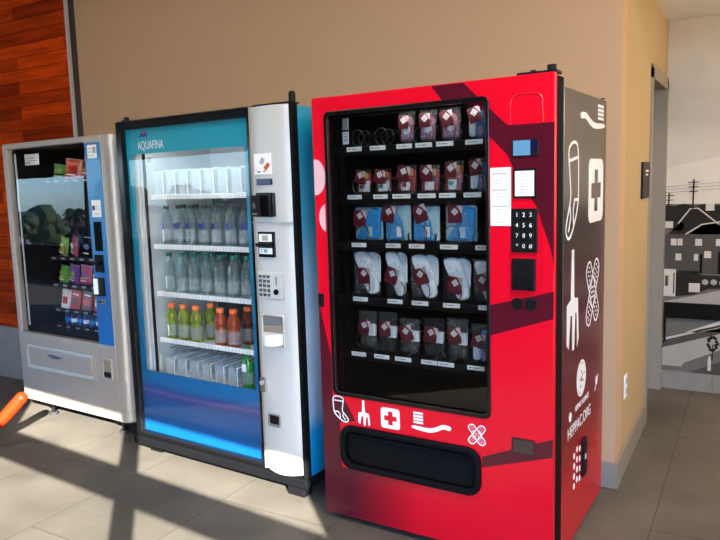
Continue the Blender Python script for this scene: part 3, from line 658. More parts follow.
def bag(name, cat, label, u0, z1, u1, z0, kind, group, tilt=0., card=(.35, .72, .60), yfront=.121, depth=.035):
    """a packed clear bag standing in a slot: contents, card and clear film"""
    w, h = u1-u0, z1-z0
    base = Vector(((u0+u1)/2, yfront+depth/2+.006, z0))
    wm = Matrix.Translation(red.location) @ Matrix.Rotation(red.rotation_euler.z, 4, 'Z')
    t = thing(name, label, cat, wm @ base, 0, group); t.rotation_euler = (0, tilt, red.rotation_euler.z)
    rr = random.Random(label)
    # puffy film
    P = []; nx, nz = 9, 12; t2 = bmesh.new(); F = []; 
    for s in (-1, 1):
        G = []
        for j in range(nz+1):
            row = []
            for i in range(nx+1):
                a, b_ = i/nx, j/nz
                puff = (math.sin(PI*min(1, max(0, a)))**.5)*(min(1, (1-b_)*2.2))**.6*min(1, b_*9)**.5
                yy = s*(.003+depth/2*puff)+(0 if puff == 0 else rr.uniform(-.003, .003))
                xx = (a-.5)*w*(1-.06*math.sin(PI*b_)) + rr.uniform(-.0015, .0015)
                row.append((xx, yy, b_*h+rr.uniform(-.0015, .0015)*(0 < j)))
            G.append(row)
        F.append(G)
    mb = MB().grid(F[0]).grid(F[1][::-1])
    mb.build('plastic_film', 'bag', t, True)
    def solid(pts, m, y, d, nm, bev=.008): return MB().mesh(plate([pts], d, min(bev, d*.45), 3), T(0, y, 0)).build(nm, m, t, True)
    hw = w/2
    if kind == 'sock':
        s_ = smooth_loop([(-.42, .96), (.10, .98), (.34, .62), (.46, .20), (.38, .05), (.12, .03), (-.06, .22), (-.20, .50)], 4)
        solid([(x*w, z*h*.95) for x, z in s_], 'white_sock', -.001, .028, 'sock', .011)
        s2 = smooth_loop([(.02, .97), (.45, .93), (.47, .5), (.44, .3), (.30, .5)], 4)
        solid([(x*w, z*h*.95) for x, z in s2], 'white_sock', .012, .012, 'sock', .005)
    elif kind == 'black_sock':
        solid(rrect(-hw*.72, .012, hw*.25, h*.62, .012), 'black_sock', 0, .026, 'sock', .009)
        solid(rrect(-hw*.1, .004, hw*.5, h*.45, .012), 'black_sock', .004, .018, 'sock', .008)
        solid(R4(hw*.12, h*.38, hw*.85, h*.66), 'white', -.002, .022, 'paper_band', .002)
    elif kind == 'multi':
        solid(rrect(-hw*.8, .01, -hw*.1, h*.6, .01), 'white_sock', -.002, .022, 'sock'); solid(rrect(-hw*.05, .004, hw*.8, h*.85, .01), 'cloth_blue', 0, .02, 'cloth'); solid(rrect(hw*.1, .01, hw*.7, h*.4, .01), 'lilac', -.006, .018, 'cloth')
    elif kind == 'cloth':
        a = rr.uniform(.3, .7)
        solid(rrect(-hw*.94, .006, hw*.94, h*.90, .01), 'cloth_teal', .006, .014, 'cloth')
        if a > .5: q = [(-hw*.9, .01), (hw*.55, .008), (hw*.35, h*.5), (-hw*.2, h*.86), (-hw*.85, h*.82)]
        else: q = [(-hw*.85, .01), (hw*.85, .012), (hw*.9, h*.84), (hw*.3, h*.9), (-hw*.3, h*.45)]
        solid(q, 'cloth_blue', -.004, .018, 'cloth', .006)
        solid(rrect(-hw*.05, .02, hw*.35, h*.4, .006), 'white_sock' if a > .6 else 'cloth_teal', -.009, .01, 'cloth', .004)
    elif kind == 'kit':
        solid(rrect(-hw*.85, .006, hw*.85, h*.84, .005), 'pack_red' if a_kit(rr) else 'maroon', .006, .012, 'pouch', .004)
        solid(R4(-hw*.45, .01, hw*.4, h*.40), 'white', -.005, .016, 'box', .002)
        solid(R4(-hw*.35, h*.22, hw*.1, h*.36), rr.choice(['pack_teal', 'white', 'pack_red']), -.0145, .002, 'box_print', .0005)
        solid(R4(hw*.42, .01, hw*.8, h*.55), rr.choice(['pack_red', 'white', 'rose']), -.003, .014, 'packet', .002)
        solid(R4(hw*.0, h*.62, hw*.6, h*.86), 'pack_yellow', -.003, .01, 'packet', .001)
    elif kind == 'toiletry':
        col = rr.choice(['lilac', 'rose', 'rose'])
        solid(smooth_loop([(-hw*.7, .01), (hw*.6, .008), (hw*.7, h*.4), (hw*.5, h*.8), (-hw*.6, h*.78), (-hw*.75, h*.4)], 3), col, 0, .026, 'pouch', .010)
        solid(rrect(-hw*.5, .012, hw*.3, h*.36, .008), 'lilac' if col == 'rose' else 'rose', -.008, .016, 'pouch', .006)
        solid(circ(hw*.1, h*.42, .016, 14), 'white', -.014, .006, 'lid', .002)
    # card with its little logo grid
    ca, cz, cs = card; cw = min(.060, w*.62); ch_ = cw*1.15
    cxp = (ca-.5)*w; czp = cz*h
    yv = -depth/2-.0045
    rot = rr.uniform(-.35, .35)
    cpts = xf(rrect(-cw/2, -ch_/2, cw/2, ch_/2, .005), 1, rot, (cxp, czp))
    cdo = MB().mesh(plate([cpts], .001), T(0, yv, 0)).build('card', 'card', t)
    lg = MB()
    for i in range(3):
        for j in range(3): lg.mesh(plate([xf(rrect(-.0030, -.0030, .0030, .0030, .0008, 2), 1, rot+.7, tuple(xf([((i-1)*.0078, (j-1)*.0078)], 1, rot+.7, xf([(0, ch_*.15)], 1, rot, (cxp, czp))[0])[0]))], .0006), T(0, yv-.0009, 0))
    lg.build('logo', 'paper', cdo)
    ck = xf([(cw*.12, ch_*.5), (cw*.5, ch_*.5), (cw*.5, 0)], 1, rot, (cxp, czp))
    MB().mesh(plate([ck], .0006), T(0, yv-.0008, 0)).build('card_corner', 'pink' if kind != 'sock' else 'grey_ink', cdo)
    return t
def a_kit(rr): return rr.random() > .25
ORD = ['first', 'second', 'third', 'fourth', 'fifth', 'sixth', 'seventh', 'eighth']
def spec(row, k, n): return ('leftmost' if k == 0 else 'rightmost' if k == n-1 else ORD[k]+' from the left')
TOI = [(.335, 1.757, .407, 1.628), (.424, 1.757, .500, 1.628), (.520, 1.757, .606, 1.628), (.630, 1.755, .712, 1.628)]
for k, q in enumerate(TOI): bag('toiletry_bag', 'bag', 'clear bag of %s toiletries on top shelf, %s' % (['lilac', 'pink and purple', 'rose pink', 'blue and white'][k], spec(1, k, 4)), *q, 'multi' if k == 3 else 'toiletry', 'toiletry bags on the top shelf', (0, .04, -.03, 0)[k], (.4, .66, 1) if k != 3 else (.45, .72, 1))
KIT = [(.119, 1.531, .195), (.213, 1.53, .294), (.318, 1.542, .407), (.425, 1.538, .511), (.529, 1.551, .608), (.634, 1.56, .716)]
for k, q in enumerate(KIT): bag('first_aid_kit', 'bag', 'small red and white first aid kit on second shelf, %s' % spec(2, k, 6), q[0], q[1], q[2], 1.428, 'kit' if k < 5 else 'multi', 'first aid kits on the second shelf', (.03, -.02, .02, 0, .04, 0)[k], (.42, .70, 1))
CLO = [(.106, 1.387, .247), (.258, 1.394, .379), (.388, 1.39, .508), (.529, 1.391, .667)]
for k, q in enumerate(CLO): bag('cloth_pack', 'bag', 'clear bag of bright blue cloths on third shelf, %s' % spec(3, k, 4), q[0], q[1], q[2], 1.226, 'cloth', 'blue cloth bags on the third shelf', 0, ((.28, .62, 1), (.22, .70, 1), (.35, .72, 1), (.38, .70, 1))[k])
SOK = [(.094, 1.187, .226), (.250, 1.191, .352), (.372, 1.181, .495), (.515, 1.173, .635), (.648, 1.165, .745)]
for k, q in enumerate(SOK): bag('sock_pack', 'bag', 'bagged white socks with maroon card on fourth shelf, %s' % spec(4, k, 5), q[0], q[1], q[2], .993, 'sock', 'white socks on the fourth shelf', 0, ((.48, .44, 1), (.42, .46, 1), (.46, .50, 1), (.52, .36, 1), (.48, .48, 1))[k])
BLK = [(.112, .921, .204), (.216, .922, .305), (.316, .904, .412), (.428, .913, .522), (.534, .92, .625), (.638, .905, .722)]
for k, q in enumerate(BLK): bag('sock_pack', 'bag', ('bagged black socks with maroon card on bottom shelf, %s' % spec(5, k, 6)) if k < 5 else 'clear bag of white and blue items at the right end of the bottom shelf', q[0], q[1], q[2], .749, 'black_sock' if k < 5 else 'multi', 'black socks on the bottom shelf' if k < 5 else None, 0, (.42, .60, 1))

# ================================================================== WATER MACHINE
BW, BD, BH = 1.2081, .70, 1.8385
blu = thing('vending_machine', 'blue and silver bottled water vending machine with a tall glass door and lit shelves', 'vending machine', (-1.6724, -.6829, 0), -.0665)
MB().box((.004, .06, .10), (.03, BD, BH-.01)).box((.03, BD-.03, .10), (BW-.02, BD, BH-.01)).box((.03, .06, .10), (BW-.02, BD-.03, .14)).box((.03, .06, BH-.05), (BW-.02, BD-.03, BH-.01)).build('cabinet', 'matte_black', blu)
MB().box((BW-.012, .032, .10), (BW+.004, BD, BH-.012), .004).build('side_panel', 'side_print', blu)
MB().box((BW-.012, -.012, .10), (BW+.006, .0315, BH-.002), .004).build('door_edge', 'matte_black', blu)
MB().box((-.006, -.02, .055), (BW+.012, .62, .099), .006).build('plinth', 'matte_black', blu)
for x, y in ((.10, .06), (BW-.07, .02), (.10, .5), (BW-.08, .5)): MB().box((x-.05, y-.02, .0), (x+.05, y+.05, .054), .006).build('foot', 'black', blu)
# glass door frame
GO = [0, .10, .955, BH]
MB().mesh(plate([rrect(0, .105, .962, BH, .006, 2), rrect(.044, .128, .936, 1.795, .008, 3)], .05, .004), T(0, .022, 0)).build('door_frame', 'gloss_black', blu)
VX0, VX1, VZ0, VZ1 = .084, .892, .478, 1.665
pp = MB().mesh(plate([rrect(.042, .126, .938, 1.797, .004, 2), rrect(VX0, VZ0, VX1, VZ1, .004, 2)], .006), T(0, .030, 0)).build('printed_sheet', 'door_print', blu)
# lettering and mark
MB().mesh(text_mesh('AQUAFINA', .064, sx=.62), T(.238, .026, 1.706)).build('lettering', 'white', blu)
mk = MB().mesh(plate([[(.155, 1.752), (.175, 1.776), (.188, 1.762), (.200, 1.785), (.225, 1.752)]], .0008), T(0, .026, 0)).build('mountain_emblem', 'label_navy', blu)
MB().mesh(plate([circ(.194, 1.772, .009, 12)], .0008), T(0, .025, 0)).build('red_sun', 'pack_red', mk)
gl = MB().box((.045, 0, 0), (.935, .005, 1.665)).build('glass_pane', 'pane', blu); gl.location = (0, .010, .130); gl.rotation_euler = (math.radians(-.35), 0, 0)
# inner chamber
MB().box((.05, .07, .40), (.056, BD-.05, 1.74)).box((.952, .07, .40), (.958, BD-.05, 1.74)).box((.056, .07, .40), (.952, BD-.06, .406)).box((.056, .07, 1.734), (.952, BD-.06, 1.74)).build('liner', 'liner', blu)
MB().box((.056, BD-.06, .406), (.952, BD-.05, 1.50)).build('liner_back', 'liner_back', blu)
MB().box((.056, BD-.06, 1.501), (.952, BD-.05, 1.734)).build('liner_top', 'liner', blu)
lf = MB().box((.062, .045, .41), (.098, .068, 1.73), .003).box((.108, .050, .41), (.124, .068, 1.73), .003).build('inner_frame', 'silver', blu)
MB().box((.127, .060, .41), (.134, .075, 1.73)).build('inner_edge', 'black', blu)
MB().box((.118, .10, .47), (.128, .103, .55)).box((.125, .09, 1.62), (.165, .094, 1.65)).build('inner_notice', 'silver', blu)
SH = [1.436, 1.165, .902, .640]
for z in SH:
    s_ = MB().box((.115, .118, z-.012), (.948, .60, z-.004)).box((.115, .112, z-.016), (.948, .1175, z+.010), .002).build('shelf', 'white', blu)
    st = MB()
    for k in range(34): st.box((.125+.0245*k, .110, z-.010), (.131+.0245*k, .1118, z+.004))
    st.build('shelf_comb', 'liner', s_)
s_ = MB().box((.115, .118, .408), (.948, .60, .418)).build('shelf', 'white', blu)
def dividers(z0, h, xs):
    for x in xs:
        d = MB().box((x-.0405, .128, z0), (x-.0375, .50, z0+h)).box((x-.037, .128, z0), (x+.022, .131, z0+h*.94)).build('lane_divider', 'divider', blu)
        r_ = MB().tube([(x+.025, .128, z0), (x+.025, .128, z0+h), (x+.025, .50, z0+h)], .003, 6).build('lane_rail', 'white', d)
LX = [.175+.095*k for k in range(8)]
dividers(1.440, .135, LX); dividers(.420, .115, LX[:6])
for k in range(7):
    x = LX[k]; MB().tube([(x, .13, .56+.03), (x+.01, .45, .60)], .004, 6).tube([(x+.04, .13, .585), (x+.05, .45, .60)], .004, 6).build('lane_rail', 'wire', blu)
light('cabinet_light', 'AREA', 2.0, (.93, .97, 1.0), (.50, .085, 1.715), (math.radians(30), 0, 0), shape='RECTANGLE', size=.8, size_y=.03).parent = blu
light('cabinet_light', 'AREA', .8, (.93, .97, 1.0), (.075, .10, 1.05), (0, math.radians(-90), math.radians(25)), shape='RECTANGLE', size=1.2, size_y=.03).parent = blu

def make_bottle(kind):
    """origin at the base centre"""
    t = thing('water_bottle' if kind in ('water', 'tea') else 'sports_drink' if kind != 'green' else 'soda_bottle', 'x', 'bottle')
    if kind in ('water', 'tea', 'green'):
        R, H = .033, .225
        prof = [(.020, 0), (.031, .004), (R, .014), (R-.002, .03), (R, .05), (R-.002, .07), (R, .09), (R, .13), (R-.002, .145), (.026, .170), (.016, .190), (.013, .200), (.013, .208)]
        bm_ = {'water': 'pet_dark', 'tea': 'pet', 'green': 'drink_green'}[kind]
        cap = {'water': 'cap_black', 'tea': 'cap_green', 'green': 'cap_bright_green'}[kind]
        MB().lathe(prof, n=18).build('bottle_body', bm_, t, True)
        MB().lathe([(.0155, .206), (.016, .208), (.016, .220), (.0145, .224)], n=16).build('cap', cap, t, True)
        lb = MB().lathe([(R+.0008, .030), (R+.0012, .032), (R+.0012, .092), (R+.0008, .094)], n=18).build('label_sleeve', 'pet_label', t, True)
        if kind == 'water': MB().box((-.012, -R-.0022, .100), (.014, -R+.003, .128)).build('label_print', 'label_navy', lb)
        if kind == 'green': MB().box((-.014, -R-.0022, .10), (.014, -R+.003, .14)).build('label_print', 'white', lb)
    else:
        R = .034
        MB().lathe([(.024, 0), (.033, .004), (R, .02), (.030, .05), (R, .075), (.0335, .095), (.028, .108), (R+.002, .124), (R+.002, .140), (.026, .165), (.018, .176), (.018, .182)], n=18).build('bottle_body', kind, t, True)
        MB().lathe([(.020, .180), (.021, .182), (.021, .200), (.019, .204)], n=18).build('cap', 'cap_orange', t, True)
        MB().lathe([(R+.0015, .022), (R+.002, .024), (R+.002, .088), (R+.0015, .09)], n=18).build('label_sleeve', 'pet_label', t, True)
    snap(t); return t
bm4 = Matrix.Translation(blu.location) @ Matrix.Rotation(blu.rotation_euler.z, 4, 'Z')
def put(proto, used, u, v, z, label, group):
    o = proto if not used else copy_tree(proto)
    o.location = bm4 @ Vector((u, v, z)); o.rotation_euler = (0, 0, blu.rotation_euler.z+(len(label) % 5-2)*.25); tag(o, label, None, group); return o
wat = make_bottle('water'); tea = make_bottle('tea')
for proto, z, nm, grp in ((wat, 1.165, 'black capped water bottle', 'black capped water bottles'), (tea, .902, 'dark green capped water bottle', 'green capped water bottles')):
    first = False
    for row, v in ((0, .160), (1, .245)):
        for k in range(8):
            if k == 7 and row == 0: pass
            lab = '%s, %s row, %s' % (nm, ('front', 'back')[row], spec(0, k, 8))
            put(proto, first, .178+.0955*k+.048*row-(.03 if k == 7 and row else 0), v, z-.003, lab, grp); first = True
yl, og, bn, gr = make_bottle('drink_yellow'), make_bottle('drink_orange'), make_bottle('drink_brown'), make_bottle('green')
u_ = False
for lab, u, v in (('yellow-green sports drink with orange cap, leftmost on its shelf', .172, .160), ('yellow-green sports drink with orange cap, second from the left', .268, .160), ('yellow-green sports drink with orange cap, third from the left, just before the gap', .364, .160), ('yellow-green sports drink set back behind the others', .385, .250)):
    put(yl, u_, u, v, .637, lab, 'yellow-green sports drinks'); u_ = True
u_ = False
for lab, u, v in (('orange sports drink beside the set back yellow one', .545, .160), ('orange sports drink in front, rightmost of the bright pair', .640, .160)):
    put(og, u_, u, v, .637, lab, 'orange sports drinks'); u_ = True
u_ = False
for lab, u, v in (('dark orange sports drink set back at the right of its shelf', .655, .255), ('dark orange sports drink at the far right end of its shelf', .75, .255)):
    put(bn, u_, u, v, .637, lab, 'dark orange sports drinks'); u_ = True
put(gr, False, .712, .175, .420, 'single green soda bottle at the right of the bottom shelf', None)

# silver control column: bowed sheet with a rounded lower edge
P = []
NZ = 30; NU = 12
def bow(t): return -.030*math.sin(PI*min(1, t*.98+.02))**.7
for j in range(NZ+1):
    row = []
    for i in range(NU+1):
        tt = i/NU; z0 = .118-.012*math.sin(PI*tt); z = z0+(BH-.006-z0)*j/NZ
        row.append((.966+.228*tt, bow(tt), z))
    P.append(row)
mb = MB().grid(P)
mb.grid([[p for p in P[-1]], [(p[0], .07, p[2]) for p in P[-1]]]); mb.grid([[p for p in P[0]], [(p[0], .07, p[2]) for p in P[0]]])
mb.build('control_column', 'silver', blu, True)
MB().box((.955, -.004, .105), (.965, .07, BH)).build('column_trim', 'warm_silver', blu)
YC = -.034
def cb(a, b_, name, m, parent=blu, bev=.003): return MB().box(a, b_, bev).build(name, m, parent)
cb((1.003, YC-.001, 1.528), (1.100, YC+.014, 1.622), 'notice', 'paper', bev=.0005)
n_ = [c for c in blu.children if c.name.startswith('notice')][0]
MB().mesh(plate([xf(rrect(-.011, -.014, .011, .014, .002), 1, -.5, (1.052, 1.588))], .0008), T(0, YC-.0018, 0)).build('printing', 'grey_ink', n_)
MB().mesh(plate([xf(rrect(-.010, -.018, .010, .018, .002), 1, -.8, (1.078, 1.563))], .0008), T(0, YC-.0018, 0)).build('printing', 'pack_orange', n_)
MB().mesh(text_mesh('i', .02), T(1.014, YC-.0018, 1.548)).box((1.02, YC-.002, 1.537), (1.04, YC-.0012, 1.543)).box((1.055, YC-.002, 1.54), (1.07, YC-.0012, 1.545)).build('printing', 'ink', n_)
cb((1.012, YC-.003, 1.480), (1.102, YC+.014, 1.508), 'display', 'lcd_navy')
r_ = cb((1.018, YC-.022, 1.335), (1.114, YC+.014, 1.445), 'card_reader', 'gloss_black', bev=.006)
rf = MB().box((0, -.010, 0), (.070, 0, .098), .004).build('reader_face', 'black', r_); rf.location = (1.004, YC-.026, 1.338); rf.rotation_euler = (0, 0, math.radians(-18))
MB().mesh(ribbon([(.02, .05), (.032, .062), (.044, .05), (.032, .038)], .003), T(0, -.0125, 0)).box((.012, -.0115, .012), (.05, -.0102, .016)).build('printing', 'grey_ink', rf)
q = cb((1.012, YC-.010, 1.150), (1.104, YC+.014, 1.268), 'bill_acceptor', 'gloss_black')
MB().box((1.020, YC-.0125, 1.222), (1.096, YC-.0102, 1.258)).box((1.020, YC-.0125, 1.166), (1.096, YC-.0102, 1.194)).build('acceptor_label', 'paper', q)
MB().box((1.008, YC-.028, 1.200), (1.098, YC-.0102, 1.216), .003).build('bill_mouth', 'black', q)
MB().box((1.040, YC-.0135, 1.228), (1.075, YC-.0127, 1.252)).box((1.032, YC-.0135, 1.170), (1.038, YC-.0127, 1.188)).build('printing', 'grey_ink', q)
MB().box((1.048, YC-.0135, 1.172), (1.068, YC-.0127, 1.188)).build('printing', 'pack_teal', q)
kp = cb((.995, YC-.006, .958), (1.142, YC+.014, 1.080), 'keypad_plate', 'silver', bev=.004)
for i in range(15):
    MB().box((1.006+.0245*(i % 3), YC-.0125, .968+.0215*(i//3)), (1.024+.0245*(i % 3), YC-.0062, .983+.0215*(i//3)), .002).build('key', 'chrome', kp)
MB().box((1.105, YC-.0075, 1.022), (1.109, YC-.0062, 1.062)).build('coin_slot', 'black', kp)
MB().cyl((1.107, YC-.014, .992), (1.107, YC-.0062, .992), .013).build('coin_return_button', 'gloss_black', kp)
# delivery port: framed hollow with a clear curved cup
dp = MB().mesh(plate([rrect(1.005, .728, 1.142, .884, .012), rrect(1.012, .736, 1.135, .877, .010)], .012, .003), T(0, YC-.002, 0)).build('delivery_port', 'silver', blu, True)
MB().box((1.013, YC-.0005, .737), (1.134, YC+.0015, .876)).build('port_back', 'grey_paint', dp)
MB().lathe([(.052, 0), (.055, .003), (.055, .055), (.050, .055)], (1.073, YC-.001, .742), n=24).build('port_cup', 'white', dp, True)
MB().box((1.02, YC-.004, .835), (1.125, YC-.0012, .870), .001).build('port_shade', 'wire', dp)
lc = cb((.975, YC-.004, .500), (1.008, YC+.02, .572), 'lock_plate', 'chrome', bev=.006)
MB().cyl((.992, YC-.012, .548), (.992, YC-.003, .548), .011).build('lock_core', 'grey_ink', lc)
cr = MB().mesh(plate([rrect(1.018, .340, 1.092, .402, .010), rrect(1.026, .352, 1.084, .396, .006)], .010, .003), T(0, YC-.001, 0)).build('coin_return', 'wire', blu, True)
MB().box((1.027, YC-.001, .353), (1.083, YC+.001, .395)).build('coin_return_cup', 'black', cr)
MB().box((.970, YC-.0012, 1.309), (1.192, YC+.03, 1.311)).build('column_seam', 'grey_ink', blu)
MB().box((.98, .0, BH), (BW-.02, .08, BH+.006), .001).cyl((BW-.025, .035, BH+.006), (BW-.025, .035, BH+.045), .016).cyl((BW-.025, .035, BH+.045), (BW-.025, .035, BH+.052), .012).build('top_hinge', 'black', blu)
MB().box((.0, .01, BH), (.96, .07, BH+.004)).cyl((.045, .04, BH+.004), (.045, .04, BH+.026), .014).cyl((.02, .04, BH+.004), (.02, .04, BH+.014), .009).build('top_rail', 'black', blu)
# painted droplets on the right side
dl = MB(); rr = random.Random(3)
for k in range(16):
    v, z = .12+.4*rr.random(), .55+.5*rr.random(); dl.mesh(plate([circ(0, 0, .004+.010*rr.random(), 10, .006+.02*rr.random())], .0006), Matrix.Translation((BW+.005, v, z)) @ Matrix.Rotation(PI/2, 4, 'Z'))
dl.build('droplet_print', 'cloth_blue', blu)

# ================================================================== SNACK MACHINE
LW, LD, LH = 1.075, .50, 1.7959
snk = thing('vending_machine', 'silver snack vending machine with narrow blue control strip before the wood panelling', 'vending machine', (-2.9271, -.5156, 0), -.056)
MB().box((.004, .05, .10), (.03, LD, LH-.01)).box((.03, LD-.03, .10), (LW-.03, LD, LH-.01)).box((.03, .05, .10), (LW-.03, LD-.03, .14)).box((.03, .05, LH-.04), (LW-.03, LD-.03, LH-.01)).box((LW-.03, .05, .10), (LW, LD, LH-.01)).build('cabinet', 'matte_black', snk)
MB().mesh(plate([rrect(0, .095, .998, LH, .010, 3), rrect(.045, .560, .850, 1.760, .012, 3)], .045, .006), T(0, .022, 0)).build('door_panel', 'warm_silver', snk, True)
# rounded right edge, running down the whole height
P = []
for j in range(25):
    z = .095+(LH-.095)*j/24; row = []
    for i in range(9):
        a = PI/2*i/8; row.append((1.0+.088*math.sin(a), .088-.088*math.cos(a)-.010*math.sin(PI*i/8), z))
    P.append(row)
mb = MB().grid(P); mb.grid([[(p[0], p[1], p[2]) for p in P[-1]], [(1.0, .088, LH)]*9]); mb.grid([[(p[0], p[1], p[2]) for p in P[0]], [(1.0, .088, .095)]*9])
mb.build('rounded_edge', 'warm_silver', snk, True)
MB().mesh(plate([rrect(.858, .560, .994, 1.756, .006, 3)], .004, .001), T(0, -.003, 0)).build('control_strip', 'blue_strip_print', snk)
MB().box((.031, .046, .565), (.036, LD-.035, 1.755)).box((.855, .046, .565), (.86, LD-.035, 1.755)).box((.036, LD-.04, .565), (.855, LD-.035, 1.755)).box((.036, .046, .562), (.855, LD-.04, .567)).box((.036, .046, 1.752), (.855, LD-.04, 1.757)).build('liner', 'black', snk)
gl = MB().box((.046, 0, 0), (.849, .005, 1.196)).build('glass_pane', 'pane', snk); gl.location = (0, .004, .562); gl.rotation_euler = (math.radians(-1.4), 0, 0)
MB().box((.072, .036, .60), (.079, .044, 1.73)).build('inner_edge', 'silver', snk)
p = MB().box((.15, .06, 1.655), (.30, .063, 1.725)).build('inner_notice', 'paper', snk)
MB().box((.16, .0585, 1.695), (.25, .0595, 1.70)).box((.16, .0585, 1.68), (.28, .0595, 1.684)).box((.16, .0585, 1.665), (.21, .0595, 1.674)).build('printing', 'grey_ink', p)
SROWS = [(1.555, 4), (1.045, 5), (.862, 5), (.690, 5), (.580, 9)]
for z, n in SROWS:
    s_ = MB().box((.125, .205, z-.010), (.852, LD-.042, z)).box((.125, .198, z-.022), (.852, .2045, z+.006), .001).build('shelf', 'black', snk)
    tg = MB()
    for k in range(7): tg.box((.15+.10*k, .1955, z-.014), (.19+.10*k, .1975, z-.002))
    tg.build('price_tag', 'grey_ink', s_)
light('cabinet_light', 'AREA', .35, (1, .97, .95), (.45, .07, 1.74), (math.radians(35), 0, 0), shape='RECTANGLE', size=.6, size_y=.03).parent = snk
lm4 = Matrix.Translation(snk.location) @ Matrix.Rotation(snk.rotation_euler.z, 4, 'Z')
def snack(kind, u0, z0, u1, z1, c1, c2, label, group, v=.235):
    """pillow pack with crimped ends and a printed patch; or a tilted slab box; or a roll"""
    w, h = u1-u0, z1-z0; nm = {'pack': 'snack_bag', 'bar': 'candy_bar', 'roll': 'candy_roll'}[kind]
    t = thing(nm, label, {'pack': 'snack bag', 'bar': 'candy', 'roll': 'candy'}[kind], lm4 @ Vector(((u0+u1)/2, v, z0)), snk.rotation_euler.z, group)
    rr = random.Random(label)
    if kind == 'pack':
        G = []
        for s in (-1, 1):
            g = []
            for j in range(9):
                b_ = j/8; row = []
                for i in range(8):
                    a = i/7; pf = math.sin(PI*a)**.6*math.sin(PI*b_)**.5
                    row.append(((a-.5)*w*(1-.08*math.sin(PI*b_)), s*(.0008+.020*pf)+(rr.uniform(-.002, .002) if pf > .2 else 0), b_*h))
                g.append(row)
            G.append(g)
        MB().grid(G[0]).grid(G[1][::-1]).build('wrapper', c1, t, True)
        MB().mesh(plate([xf(circ(0, 0, w*.26, 14, h*.13), 1, rr.uniform(-.5, .5), (rr.uniform(-.06, .06)*w, h*.56))], .002), T(0, -.0235, 0)).build('logo_patch', c2, t)
        MB().box((-w*.28, -.0235, h*.20), (w*.2, -.0205, h*.25)).build('print_stripe', 'white', t)
        MB().mesh(plate([[(-w*.34, h*.30), (w*.30, h*.36), (w*.34, h*.42), (-w*.30, h*.37)]], .0015), T(0, -.0225, 0)).build('print_band', rr.choice(['pack_yellow', 'pack_red', 'matte_black']), t)
        MB().box((-w/2, -.0015, h-.004), (w/2, .0015, h+.003)).build('crimped_top', 'wire', t)
        t.rotation_euler = (rr.uniform(-.12, 0), .14, snk.rotation_euler.z+rr.uniform(-.45, .45))
    elif kind == 'bar':
        MB().box((-w/2, -.012, 0), (w/2, .012, h), .003).build('wrapper', c1, t)
        MB().mesh(plate([rrect(-w*.32, h*.25, w*.32, h*.62, .006)], .001), T(0, -.0127, 0)).build('logo_patch', c2, t)
        MB().box((-w*.3, -.0137, h*.75), (w*.3, -.0125, h*.82)).build('print_stripe', 'white', t); t.rotation_euler = (-.12, .10, snk.rotation_euler.z)
    else:
        MB().cyl((0, 0, 0), (0, 0, h), w*.42, n=12).build('wrapper', c1, t)
        MB().cyl((0, 0, h*.3), (0, 0, h*.62), w*.44, n=12).build('logo_band', c2, t)
    return t
PK = []
def srow(z, items, kind, what, grp):
    n = len(items)
    for k, (u0, u1, h, c1, c2, col) in enumerate(items):
        snack(kind, u0, z+.001, u1, z+h, c1, c2, '%s %s, %s' % (col, what, spec(0, k, n)), grp)
srow(1.555, [(.20, .32, .10, 'pack_green', 'pack_lime', 'green and lime'), (.335, .455, .13, 'pack_orange', 'pack_red', 'orange'), (.475, .60, .15, 'pack_orange', 'pack_brown', 'orange and brown'), (.62, .76, .15, 'pack_brown', 'pack_orange', 'brown and orange')], 'pack', 'chip bag on top snack shelf', 'chip bags on the top shelf')
srow(1.045, [(.185, .275, .13, 'pack_lime', 'pack_yellow', 'olive'), (.29, .42, .14, 'pack_pink', 'white', 'pink and white'), (.44, .54, .13, 'matte_black', 'pack_navy', 'black'), (.56, .66, .13, 'matte_black', 'pack_red', 'black and red'), (.68, .80, .13, 'pack_yellow', 'pack_red', 'yellow')], 'pack', 'snack bag on second snack shelf', 'snack bags on the second shelf')
srow(.862, [(.16, .255, .12, 'pack_green', 'pack_lime', 'green'), (.27, .37, .13, 'pack_purple', 'pack_lime', 'purple'), (.39, .49, .13, 'pack_pink', 'pack_purple', 'pink'), (.51, .61, .12, 'pack_green', 'white', 'dark green'), (.64, .75, .12, 'pack_purple', 'pack_yellow', 'deep purple')], 'pack', 'sweets bag on third snack shelf', 'sweets bags on the third shelf')
srow(.690, [(.165, .245, .13, 'white', 'pack_red', 'white and red'), (.265, .365, .13, 'pack_red', 'pack_brown', 'red'), (.39, .49, .13, 'pack_brown', 'pack_red', 'dark brown'), (.51, .61, .13, 'pack_red', 'white', 'bright red and white'), (.64, .74, .13, 'pack_brown', 'white', 'brown and white')], 'bar', 'candy pack on fourth snack shelf', 'candy packs on the fourth shelf')
srow(.580, [(.20+.065*k, .25+.065*k, .078, 'pack_navy', 'white' if k % 2 else 'cloth_blue', ['navy and pale', 'navy and white'][k % 2]) for k in range(9)], 'roll', 'mint roll on lowest snack shelf', 'mint rolls on the lowest shelf')
